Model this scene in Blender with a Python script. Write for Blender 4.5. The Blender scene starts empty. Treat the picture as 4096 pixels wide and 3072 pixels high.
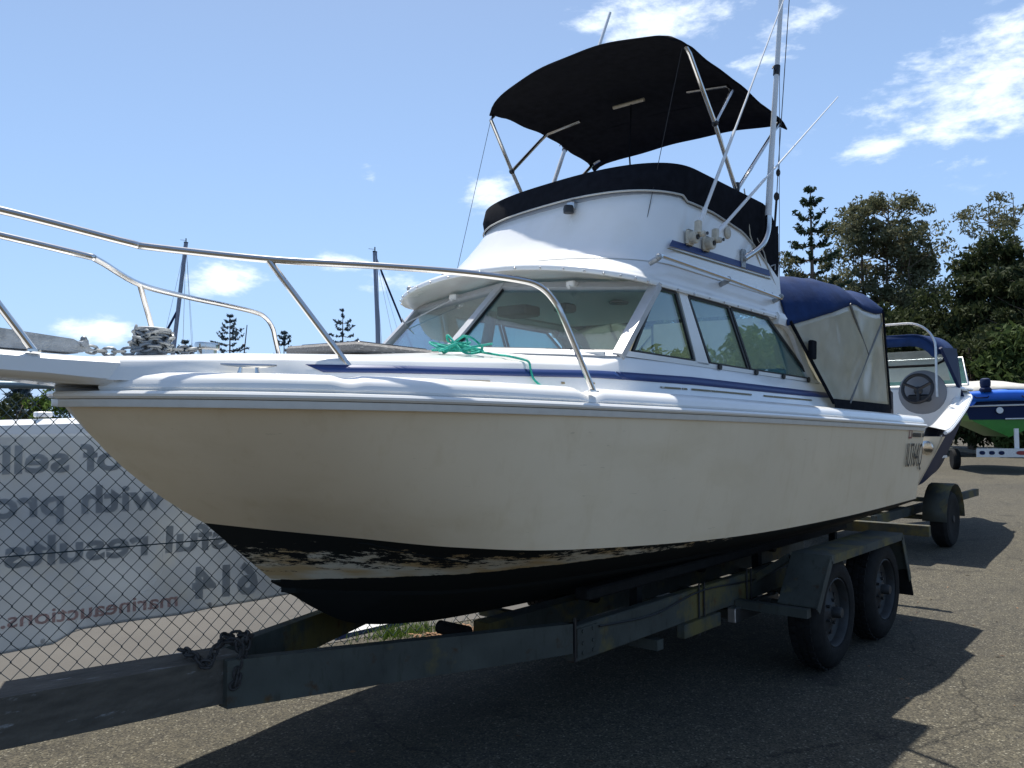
import bpy, math, random
from mathutils import Vector, Matrix
random.seed(7)
R = math.radians
S = bpy.context.scene
COL = S.collection

# ------------------------------------------------------------------ camera
cam_d = bpy.data.cameras.new('camera'); cam = bpy.data.objects.new('camera', cam_d); COL.objects.link(cam)
S.camera = cam
YAW, PITCH, ROLL, FPX = 0.719484, 0.046616, -0.006987, 834.7
fw = Vector((math.cos(YAW), math.sin(YAW), 0)); rt = Vector((math.sin(YAW), -math.cos(YAW), 0)); up = Vector((0, 0, 1))
F = fw*math.cos(PITCH) + up*math.sin(PITCH); U = up*math.cos(PITCH) - fw*math.sin(PITCH)
RR = rt*math.cos(ROLL) + U*math.sin(ROLL); UU = U*math.cos(ROLL) - rt*math.sin(ROLL)
cam.matrix_world = Matrix(((RR.x, UU.x, -F.x, 0), (RR.y, UU.y, -F.y, 0), (RR.z, UU.z, -F.z, 1.5), (0, 0, 0, 1)))
cam_d.sensor_fit = 'HORIZONTAL'; cam_d.sensor_width = 36; cam_d.lens = 36*FPX/1024
cam_d.clip_start = 0.05; cam_d.clip_end = 3000

# ------------------------------------------------------------------ light
SUN = Vector((0.24, 0.29, 1)).normalized()
EL = math.asin(SUN.z); ROT = math.atan2(SUN.x, SUN.y)
SKY_STRENGTH = 0.088
sd = bpy.data.lights.new('sun', 'SUN'); sd.energy = 5.0; sd.angle = R(0.55); sd.color = (1, .955, .88)
so = bpy.data.objects.new('sun', sd); COL.objects.link(so)
so.rotation_euler = SUN.to_track_quat('Z', 'Y').to_euler(); so.location = (0, 0, 30)
S.view_settings.view_transform = 'Standard'; S.view_settings.look = 'None'
S.view_settings.gamma = 1; S.view_settings.use_curve_mapping = False; S.view_settings.exposure = 0.5
S.render.engine = 'CYCLES'
S.cycles.max_bounces = 10; S.cycles.transparent_max_bounces = 24

W = bpy.data.worlds.new('World'); S.world = W; W.use_nodes = True
nt = W.node_tree; nt.nodes.clear()
def wn(t, **k):
    n = nt.nodes.new(t)
    for a, b in k.items(): setattr(n, a, b)
    return n
def wl(a, b): nt.links.new(a, b)
def wmath(op, a, b=None, c=None):
    n = wn('ShaderNodeMath', operation=op)
    for i, v in enumerate((a, b, c)):
        if v is None: continue
        if isinstance(v, (int, float)): n.inputs[i].default_value = v
        else: wl(v, n.inputs[i])
    return n.outputs[0]
sky = wn('ShaderNodeTexSky', sky_type='NISHITA'); sky.sun_disc = False
sky.sun_elevation = EL; sky.sun_rotation = ROT; sky.altitude = 5; sky.air_density = 1.0; sky.dust_density = 1.2; sky.ozone_density = 2.0
tc = wn('ShaderNodeTexCoord')
dirv = tc.outputs['Generated']
n1 = wn('ShaderNodeTexNoise'); n1.inputs['Scale'].default_value = 9; n1.inputs['Detail'].default_value = 9; n1.inputs['Roughness'].default_value = .62
n1.inputs['Distortion'].default_value = .35
mp = wn('ShaderNodeMapping'); mp.inputs['Scale'].default_value = (1, 1, 2.4); wl(dirv, mp.inputs['Vector']); wl(mp.outputs[0], n1.inputs['Vector'])
# clouds: (direction, angular radius along, across, slant, weight)
def ray(px, py): return (F + RR*((px-512)/FPX) + UU*((384-py)/FPX)).normalized()
blobs = [(1018, 58, .13, .08, 20, 1.0), (930, 92, .13, .04, 10, .68), (985, 20, .13, .03, 25, .7), (1015, 122, .06, .03, 0, .7),
         (675, 14, .12, .035, 14, .9), (600, 18, .05, .03, 0, .85), (520, 47, .02, .012, 0, .6), (490, 195, .035, .022, 0, 1.25),
         (368, 172, .028, .017, 0, .8), (226, 279, .055, .022, 0, 1.5), (104, 331, .04, .019, 0, 1.45), (78, 222, .03, .008, 0, .6),
         (340, 263, .05, .014, 0, .8), (395, 283, .055, .018, 0, .95), (872, 150, .05, .02, 10, .75), (785, 30, .05, .03, 20, .8), (760, 60, .04, .014, 10, .7)]
total = None
for px, py, ra, rb, sl, w in blobs:
    c = ray(px, py)
    h = c.cross(Vector((0, 0, 1))).normalized(); v = h.cross(c).normalized()
    a = h*math.cos(R(sl)) + v*math.sin(R(sl)); b = v*math.cos(R(sl)) - h*math.sin(R(sl))
    def dot(vec, s):
        d = wn('ShaderNodeVectorMath', operation='DOT_PRODUCT'); wl(dirv, d.inputs[0]); d.inputs[1].default_value = vec*s
        return d.outputs['Value']
    da, db, dc = dot(a, 1/ra), dot(b, 1/rb), dot(c, 1.0)
    q = wmath('ADD', wmath('MULTIPLY', da, da), wmath('MULTIPLY', db, db))
    g = wmath('MULTIPLY', wmath('MULTIPLY', wmath('POWER', 2.718, wmath('MULTIPLY', q, -1.0)), w), wmath('GREATER_THAN', dc, 0))
    total = g if total is None else wmath('MAXIMUM', total, g)
# everywhere else a thin scatter of the same broken cloud
n2 = wn('ShaderNodeTexNoise'); n2.inputs['Scale'].default_value = 2.6; n2.inputs['Detail'].default_value = 3; wl(mp.outputs[0], n2.inputs['Vector'])
scat = wmath('MULTIPLY', wmath('SUBTRACT', n2.outputs[0], .60), 1.6)
total = wmath('MAXIMUM', total, scat)
n3 = wn('ShaderNodeTexNoise'); n3.inputs['Scale'].default_value = 34; n3.inputs['Detail'].default_value = 8; n3.inputs['Roughness'].default_value = .6; wl(mp.outputs[0], n3.inputs['Vector'])
nmix = wmath('ADD', wmath('MULTIPLY', n1.outputs[0], .62), wmath('MULTIPLY', n3.outputs[0], .38))
dens = wmath('ADD', wmath('MULTIPLY', wmath('SUBTRACT', nmix, .5), 3.6), wmath('SUBTRACT', wmath('MULTIPLY', total, 1.0), .42))
mr = wn('ShaderNodeMapRange', interpolation_type='SMOOTHSTEP'); wl(dens, mr.inputs[0])
mr.inputs[1].default_value = 0; mr.inputs[2].default_value = .8; mr.inputs[3].default_value = 0; mr.inputs[4].default_value = .88
gate = wn('ShaderNodeMapRange', interpolation_type='SMOOTHSTEP'); wl(total, gate.inputs[0]); gate.inputs[1].default_value = .05; gate.inputs[2].default_value = .35
cmask = wmath('MULTIPLY', mr.outputs[0], gate.outputs[0])
# low atmosphere haze whitening
sp = wn('ShaderNodeSeparateXYZ'); wl(dirv, sp.inputs[0])
hz = wn('ShaderNodeMapRange'); wl(sp.outputs[2], hz.inputs[0]); hz.inputs[1].default_value = 0; hz.inputs[2].default_value = .60; hz.inputs[3].default_value = .62; hz.inputs[4].default_value = .10
mh = wn('ShaderNodeMix', data_type='RGBA'); wl(hz.outputs[0], mh.inputs[0]); wl(sky.outputs[0], mh.inputs[6])
mh.inputs[7].default_value = (3.9, 6.6, 11.4, 1)
mx = wn('ShaderNodeMix', data_type='RGBA'); wl(cmask, mx.inputs[0]); wl(mh.outputs[2], mx.inputs[6]); mx.inputs[7].default_value = (9.3, 10.2, 11.2, 1)
bg = wn('ShaderNodeBackground'); wl(mx.outputs[2], bg.inputs[0]); bg.inputs[1].default_value = SKY_STRENGTH
wo = wn('ShaderNodeOutputWorld'); wl(bg.outputs[0], wo.inputs[0])

# ------------------------------------------------------------------ materials
def mat(name, col, rough=.5, metal=0, spec=.5, coat=0, var=0, vscale=8, bump=0, bscale=60, trans=0, col2=None, c2at=.55, c2s=12, c2soft=.08, stretch=(1, 1, 1)):
    m = bpy.data.materials.new(name); m.use_nodes = True
    t = m.node_tree; b = t.nodes['Principled BSDF']
    b.inputs['Roughness'].default_value = rough; b.inputs['Metallic'].default_value = metal
    b.inputs['Specular IOR Level'].default_value = spec; b.inputs['Coat Weight'].default_value = coat
    b.inputs['Base Color'].default_value = (*col, 1)
    tcn = t.nodes.new('ShaderNodeTexCoord'); mpn = t.nodes.new('ShaderNodeMapping'); mpn.inputs['Scale'].default_value = stretch
    t.links.new(tcn.outputs['Object'], mpn.inputs[0])
    out = None
    if var:
        n = t.nodes.new('ShaderNodeTexNoise'); n.inputs['Scale'].default_value = vscale; n.inputs['Detail'].default_value = 6
        t.links.new(mpn.outputs[0], n.inputs['Vector'])
        r = t.nodes.new('ShaderNodeValToRGB'); r.color_ramp.elements[0].position = .3; r.color_ramp.elements[1].position = .7
        r.color_ramp.elements[0].color = (*[c*(1-var) for c in col], 1); r.color_ramp.elements[1].color = (*[min(1, c*(1+var)) for c in col], 1)
        t.links.new(n.outputs[0], r.inputs[0]); out = r.outputs[0]
    if col2:
        n = t.nodes.new('ShaderNodeTexNoise'); n.inputs['Scale'].default_value = c2s; n.inputs['Detail'].default_value = 8; n.inputs['Roughness'].default_value = .65
        t.links.new(mpn.outputs[0], n.inputs['Vector'])
        r = t.nodes.new('ShaderNodeMapRange'); r.inputs[1].default_value = c2at; r.inputs[2].default_value = c2at+c2soft
        t.links.new(n.outputs[0], r.inputs[0])
        mm = t.nodes.new('ShaderNodeMix'); mm.data_type = 'RGBA'; t.links.new(r.outputs[0], mm.inputs[0])
        if out: t.links.new(out, mm.inputs[6])
        else: mm.inputs[6].default_value = (*col, 1)
        mm.inputs[7].default_value = (*col2, 1); out = mm.outputs[2]
    if out: t.links.new(out, b.inputs['Base Color'])
    if bump:
        n = t.nodes.new('ShaderNodeTexNoise'); n.inputs['Scale'].default_value = bscale; n.inputs['Detail'].default_value = 4
        t.links.new(tcn.outputs['Object'], n.inputs['Vector'])
        bu = t.nodes.new('ShaderNodeBump'); bu.inputs['Strength'].default_value = bump; bu.inputs['Distance'].default_value = .01
        t.links.new(n.outputs[0], bu.inputs['Height']); t.links.new(bu.outputs[0], b.inputs['Normal'])
    if trans:
        tr = t.nodes.new('ShaderNodeBsdfTranslucent'); ms = t.nodes.new('ShaderNodeMixShader'); ms.inputs[0].default_value = trans
        if out: t.links.new(out, tr.inputs[0])
        else: tr.inputs[0].default_value = (*col, 1)
        o = t.nodes['Material Output']; t.links.new(b.outputs[0], ms.inputs[1]); t.links.new(tr.outputs[0], ms.inputs[2]); t.links.new(ms.outputs[0], o.inputs[0])
    return m
def glass(name, tint, rough=0.0, opac=0.0, ocol=(.5, .6, .6), refl=1.0):
    m = bpy.data.materials.new(name); m.use_nodes = True; t = m.node_tree; t.nodes.clear()
    o = t.nodes.new('ShaderNodeOutputMaterial'); tr = t.nodes.new('ShaderNodeBsdfTransparent'); tr.inputs[0].default_value = (*tint, 1)
    gl = t.nodes.new('ShaderNodeBsdfGlossy'); gl.inputs['Roughness'].default_value = rough
    fr = t.nodes.new('ShaderNodeFresnel'); ge = t.nodes.new('ShaderNodeNewGeometry'); io = t.nodes.new('ShaderNodeMapRange')
    io.inputs[3].default_value = 1.45; io.inputs[4].default_value = 1/1.45; t.links.new(ge.outputs['Backfacing'], io.inputs[0]); t.links.new(io.outputs[0], fr.inputs[0])
    base = tr.outputs[0]
    if opac:
        d = t.nodes.new('ShaderNodeBsdfDiffuse'); d.inputs[0].default_value = (*ocol, 1)
        dt = t.nodes.new('ShaderNodeBsdfTranslucent'); dt.inputs[0].default_value = (*ocol, 1)
        a = t.nodes.new('ShaderNodeAddShader')
        m1 = t.nodes.new('ShaderNodeMixShader'); m1.inputs[0].default_value = .5; t.links.new(d.outputs[0], m1.inputs[1]); t.links.new(dt.outputs[0], m1.inputs[2])
        m2 = t.nodes.new('ShaderNodeMixShader')
        n = t.nodes.new('ShaderNodeTexNoise'); n.inputs['Scale'].default_value = 3; n.inputs['Detail'].default_value = 5
        tcn = t.nodes.new('ShaderNodeTexCoord'); t.links.new(tcn.outputs['Object'], n.inputs['Vector'])
        r = t.nodes.new('ShaderNodeMapRange'); r.inputs[3].default_value = opac*.75; r.inputs[4].default_value = min(1, opac*1.2); r.inputs[1].default_value = .35; r.inputs[2].default_value = .65
        t.links.new(n.outputs[0], r.inputs[0]); t.links.new(r.outputs[0], m2.inputs[0])
        t.links.new(tr.outputs[0], m2.inputs[1]); t.links.new(m1.outputs[0], m2.inputs[2]); base = m2.outputs[0]
        t.nodes.remove(a)
    ms = t.nodes.new('ShaderNodeMixShader'); ml = t.nodes.new('ShaderNodeMath'); ml.operation = 'MULTIPLY'; ml.inputs[1].default_value = refl
    t.links.new(fr.outputs[0], ml.inputs[0]); t.links.new(ml.outputs[0], ms.inputs[0])
    t.links.new(base, ms.inputs[1]); t.links.new(gl.outputs[0], ms.inputs[2]); t.links.new(ms.outputs[0], o.inputs[0])
    return m

M = {}
M['gel'] = mat('white_gelcoat', (.80, .80, .78), .22, coat=.3, var=.03, vscale=3)
M['hull'] = mat('cream_gelcoat', (.76, .635, .455), .34, coat=.1, var=.05, vscale=1.3, col2=(.71, .58, .40), c2at=.56, c2s=4, c2soft=.25)
M['flange'] = mat('grey_joint', (.62, .61, .57), .35, var=.05, vscale=20)
M['steel'] = mat('stainless_steel', (.62, .61, .59), .16, 1, var=.05, vscale=30)
M['alu'] = mat('aluminium', (.55, .56, .57), .38, 1, var=.08, vscale=25)
M['alup'] = mat('silver_frame', (.50, .51, .52), .42, .35, var=.06, vscale=25)
M['galv'] = mat('galvanised', (.36, .38, .39), .55, .6, var=.2, vscale=40, bump=.3, bscale=200)
M['black'] = mat('black_canvas', (.011, .012, .016), .95, spec=.08, var=.25, vscale=20, bump=.15, bscale=350)
M['navy'] = mat('navy_canvas', (.008, .028, .10), .8, spec=.2, var=.2, vscale=9, bump=.25, bscale=20)
M['blue'] = mat('blue_vinyl', (.008, .034, .15), .45, var=.06, vscale=10)
M['gold'] = mat('gold_pinstripe', (.20, .16, .08), .5, col2=(.7, .7, .66), c2at=.6, c2s=30)
M['rubber'] = mat('rubber', (.012, .012, .012), .8, spec=.2, var=.3, vscale=20, bump=.2, bscale=60)
M['blkp'] = mat('black_plastic', (.015, .015, .017), .45)
M['pipe'] = mat('white_piping', (.5, .5, .47), .7)
M['glass'] = glass('cabin_glass', (.64, .79, .80), .0, refl=2.3)
M['sglass'] = glass('misted_side_glass', (.66, .83, .86), .0, .17, (.34, .56, .64), refl=1.9)
M['tglass'] = glass('teal_glass', (.35, .55, .52), .0, .4, (.25, .45, .43))
M['vinyl'] = glass('clear_vinyl', (.70, .68, .58), .10, .88, (.74, .71, .60), refl=.9)
M['cream'] = mat('cabin_liner', (.84, .85, .78), .7)
M['dash'] = mat('dash_top', (.55, .56, .55), .6, var=.2)
M['chain'] = mat('galvanised_chain', (.24, .26, .27), .5, .6, var=.25, vscale=60)
M['dchain'] = mat('rusty_dark_chain', (.045, .042, .04), .7, .4, var=.3, vscale=60)
M['rope'] = mat('teal_rope', (.02, .40, .30), .75, var=.35, vscale=160, bump=.6, bscale=300)
M['hatch'] = mat('weathered_hatch', (.16, .155, .15), .75, var=.3, vscale=30, col2=(.5, .5, .48), c2at=.58, c2s=45, stretch=(1, 6, 4))
M['acryl'] = mat('dark_acrylic', (.02, .022, .025), .15)
M['white'] = mat('white_paint', (.78, .78, .77), .35, var=.04)
M['aged'] = mat('yellowed_plastic', (.55, .50, .40), .5, var=.15, vscale=40)
M['red'] = mat('red_lens', (.25, .02, .02), .3)
M['hoop'] = mat('dull_tube', (.16, .16, .15), .6)
M['trail'] = mat('galvanised_trailer', (.050, .055, .046), .8, .0, var=.3, vscale=5, col2=(.125, .102, .030), c2at=.52, c2s=2.2, c2soft=.10, bump=.15, bscale=80)
M['rust'] = mat('weathered_drawbar', (.085, .075, .06), .8, .0, var=.35, vscale=7, col2=(.30, .30, .30), c2at=.60, c2s=6, c2soft=.1, bump=.4, bscale=50, stretch=(1, 4, 4))
M['rim'] = mat('wheel_rim', (.03, .032, .033), .6, .2, var=.2, vscale=20)
M['wood'] = mat('grey_timber', (.12, .10, .08), .9, var=.3, vscale=15, bump=.4, bscale=40)
M['fence'] = mat('green_black_wire', (.018, .045, .055), .45, .2)
M['rail'] = mat('fence_rail', (.16, .22, .26), .45, .5, var=.1)
M['tube'] = mat('blue_hypalon', (.01, .13, .62), .4, var=.05)
M['dblue'] = mat('dark_blue_paint', (.006, .016, .06), .6, spec=.2)
M['green'] = mat('green_paint', (.03, .20, .010), .4, var=.1)
M['cover'] = mat('grey_boat_cover', (.45, .44, .40), .8, var=.15, vscale=4, bump=.3, bscale=8)
M['bark'] = mat('bark', (.13, .10, .075), .9, var=.3, vscale=5, bump=.5, bscale=20)
M['seat'] = mat('dark_seat', (.02, .022, .03), .6)

def weather(m, stretch, scale, lo, hi, dark, rough=True):
    """multiply the base colour by stretched noise: run marks, chalking, scuffs"""
    t = m.node_tree; b = t.nodes['Principled BSDF']; L = t.links.new
    tcn = t.nodes.new('ShaderNodeTexCoord'); mpn = t.nodes.new('ShaderNodeMapping'); mpn.inputs['Scale'].default_value = stretch; L(tcn.outputs['Object'], mpn.inputs[0])
    n = t.nodes.new('ShaderNodeTexNoise'); n.inputs['Scale'].default_value = scale; n.inputs['Detail'].default_value = 7; n.inputs['Roughness'].default_value = .6; L(mpn.outputs[0], n.inputs['Vector'])
    r = t.nodes.new('ShaderNodeValToRGB'); r.color_ramp.elements[0].position = lo; r.color_ramp.elements[1].position = hi
    r.color_ramp.elements[0].color = (1, 1, 1, 1); r.color_ramp.elements[1].color = (*dark, 1); L(n.outputs[0], r.inputs[0])
    mm = t.nodes.new('ShaderNodeMix'); mm.data_type = 'RGBA'; mm.blend_type = 'MULTIPLY'; mm.inputs[0].default_value = 1
    lk = b.inputs['Base Color'].links
    if lk: L(lk[0].from_socket, mm.inputs[6])
    else: mm.inputs[6].default_value = b.inputs['Base Color'].default_value
    L(r.outputs[0], mm.inputs[7]); L(mm.outputs[2], b.inputs['Base Color'])
    if rough:
        q = t.nodes.new('ShaderNodeMapRange'); q.inputs[3].default_value = b.inputs['Roughness'].default_value*.8; q.inputs[4].default_value = min(1, b.inputs['Roughness'].default_value*1.5)
        L(n.outputs[0], q.inputs[0]); L(q.outputs[0], b.inputs['Roughness'])
weather(M['hull'], (4, 4, .5), 3.0, .56, .85, (.90, .87, .80))
weather(M['hull'], (1.2, 1.2, 3), 1.6, .50, .80, (.90, .88, .82), False)
weather(M['hull'], (2, 2, 16), 5.0, .68, .74, (.72, .70, .64), False)
weather(M['gel'], (1, 1, 1), 2.2, .50, .75, (.93, .92, .88))
weather(M['trail'], (3, 3, 3), 4.0, .60, .72, (.95, .50, .26), False)
weather(M['trail'], (4, 4, 1), 8.0, .55, .7, (.7, .68, .62), False)
weather(M['rim'], (1, 1, 1), 14.0, .55, .7, (.8, .45, .28), False)
# antifouling: worn black over cream, in the boat's own frame
def antifoul():
    m = bpy.data.materials.new('worn_antifouling'); m.use_nodes = True; t = m.node_tree; b = t.nodes['Principled BSDF']
    L = t.links.new
    tcn = t.nodes.new('ShaderNodeTexCoord'); mpn = t.nodes.new('ShaderNodeMapping'); mpn.inputs['Scale'].default_value = (1.1, 1.1, 5.5); L(tcn.outputs['Object'], mpn.inputs[0])
    n = t.nodes.new('ShaderNodeTexNoise'); n.inputs['Scale'].default_value = 7; n.inputs['Detail'].default_value = 12; n.inputs['Roughness'].default_value = .78; L(mpn.outputs[0], n.inputs['Vector'])
    att = t.nodes.new('ShaderNodeAttribute'); att.attribute_name = 'wear'
    ad = t.nodes.new('ShaderNodeMath'); ad.operation = 'ADD'; L(n.outputs[0], ad.inputs[0]); L(att.outputs['Fac'], ad.inputs[1])
    r = t.nodes.new('ShaderNodeMapRange'); r.inputs[1].default_value = .78; r.inputs[2].default_value = .82; L(ad.outputs[0], r.inputs[0])
    n3 = t.nodes.new('ShaderNodeTexNoise'); n3.inputs['Scale'].default_value = 4; L(mpn.outputs[0], n3.inputs['Vector'])
    cr = t.nodes.new('ShaderNodeValToRGB'); cr.color_ramp.elements[0].position = .4; cr.color_ramp.elements[1].position = .62
    cr.color_ramp.elements[0].color = (.56, .52, .42, 1); cr.color_ramp.elements[1].color = (.46, .33, .17, 1); L(n3.outputs[0], cr.inputs[0])
    mm = t.nodes.new('ShaderNodeMix'); mm.data_type = 'RGBA'; L(r.outputs[0], mm.inputs[0]); mm.inputs[6].default_value = (.009, .011, .011, 1); L(cr.outputs[0], mm.inputs[7])
    L(mm.outputs[2], b.inputs['Base Color']); b.inputs['Roughness'].default_value = .8; b.inputs['Specular IOR Level'].default_value = .2
    return m
M['foul'] = antifoul()

def ground_mat():
    m = bpy.data.materials.new('gravelly_asphalt'); m.use_nodes = True; t = m.node_tree; b = t.nodes['Principled BSDF']; L = t.links.new
    tcn = t.nodes.new('ShaderNodeTexCoord')
    def noise(s, d, r=.5):
        n = t.nodes.new('ShaderNodeTexNoise'); n.inputs['Scale'].default_value = s; n.inputs['Detail'].default_value = d; n.inputs['Roughness'].default_value = r
        L(tcn.outputs['Object'], n.inputs['Vector']); return n.outputs[0]
    def ramp(x, stops):
        r = t.nodes.new('ShaderNodeValToRGB'); e = r.color_ramp.elements
        while len(e) < len(stops): e.new(.5)
        for k, (p, c) in enumerate(stops): e[k].position = p; e[k].color = (*c, 1)
        L(x, r.inputs[0]); return r.outputs[0]
    v = t.nodes.new('ShaderNodeTexVoronoi'); v.inputs['Scale'].default_value = 120; L(tcn.outputs['Object'], v.inputs['Vector'])
    sep = t.nodes.new('ShaderNodeSeparateColor'); L(v.outputs['Color'], sep.inputs[0])
    stones = ramp(sep.outputs[0], [(0, (.030, .029, .024)), (.35, (.060, .056, .044)), (.7, (.084, .077, .058)), (.93, (.112, .102, .075)), (1, (.22, .21, .17))])
    big = ramp(noise(.35, 5, .6), [(.3, (.78, .78, .80)), (.7, (1.12, 1.10, 1.05))])
    mid = ramp(noise(9, 6, .7), [(.3, (.72, .72, .74)), (.65, (1.12, 1.1, 1.04))])
    m1 = t.nodes.new('ShaderNodeMix'); m1.data_type = 'RGBA'; m1.blend_type = 'MULTIPLY'; m1.inputs[0].default_value = 1; L(stones, m1.inputs[6]); L(big, m1.inputs[7])
    m2 = t.nodes.new('ShaderNodeMix'); m2.data_type = 'RGBA'; m2.blend_type = 'MULTIPLY'; m2.inputs[0].default_value = 1; L(m1.outputs[2], m2.inputs[6]); L(mid, m2.inputs[7])
    st = ramp(noise(1.7, 3, .5), [(.60, (1, 1, 1)), (.72, (.60, .60, .62))])
    m3 = t.nodes.new('ShaderNodeMix'); m3.data_type = 'RGBA'; m3.blend_type = 'MULTIPLY'; m3.inputs[0].default_value = 1; L(m2.outputs[2], m3.inputs[6]); L(st, m3.inputs[7])
    nd = t.nodes.new('ShaderNodeTexNoise'); nd.inputs['Scale'].default_value = 1.3; nd.inputs['Detail'].default_value = 6; L(tcn.outputs['Object'], nd.inputs['Vector'])
    va = t.nodes.new('ShaderNodeVectorMath'); va.operation = 'MULTIPLY_ADD'; L(nd.outputs['Color'], va.inputs[0]); va.inputs[1].default_value = (.8, .8, 0); L(tcn.outputs['Object'], va.inputs[2])
    vc_ = t.nodes.new('ShaderNodeTexVoronoi'); vc_.feature = 'DISTANCE_TO_EDGE'; vc_.inputs['Scale'].default_value = .33; L(va.outputs[0], vc_.inputs['Vector'])
    ck_ = ramp(vc_.outputs['Distance'], [(0, (.45, .45, .45)), (.0035, (1, 1, 1))])
    m4 = t.nodes.new('ShaderNodeMix'); m4.data_type = 'RGBA'; m4.blend_type = 'MULTIPLY'; m4.inputs[0].default_value = 1; L(m3.outputs[2], m4.inputs[6]); L(ck_, m4.inputs[7])
    L(m4.outputs[2], b.inputs['Base Color']); b.inputs['Roughness'].default_value = .9; b.inputs['Specular IOR Level'].default_value = .25
    bu = t.nodes.new('ShaderNodeBump'); bu.inputs['Strength'].default_value = .6; bu.inputs['Distance'].default_value = .004
    L(v.outputs['Distance'], bu.inputs['Height']); L(bu.outputs[0], b.inputs['Normal'])
    return m
M['ground'] = ground_mat()
M['slab'] = mat('pale_concrete', (.078, .072, .062), .9, var=.14, vscale=1.2, col2=(.052, .048, .043), c2at=.60, c2s=4, c2soft=.15, bump=.3, bscale=120)
def leafmat(name, c, c2):
    return mat(name, c, .75, spec=.12, var=.0, col2=c2, c2at=.42, c2s=1.3, c2soft=.2, trans=.28)
M['leafg'] = leafmat('gum_leaves', (.105, .115, .060), (.17, .165, .095))
M['leafd'] = leafmat('dark_leaves', (.030, .042, .018), (.052, .066, .026))
M['leafb'] = leafmat('bright_leaves', (.075, .13, .02), (.12, .18, .04))
M['leafm'] = leafmat('mid_leaves', (.05, .075, .022), (.075, .11, .035))
M['leafp'] = leafmat('pine_needles', (.028, .05, .028), (.045, .07, .04))
M['leaff'] = leafmat('haze_tinted_needles', (.06, .09, .11), (.08, .11, .13))  # paler, bluer needles: distance haze put into the leaf colour

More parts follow.
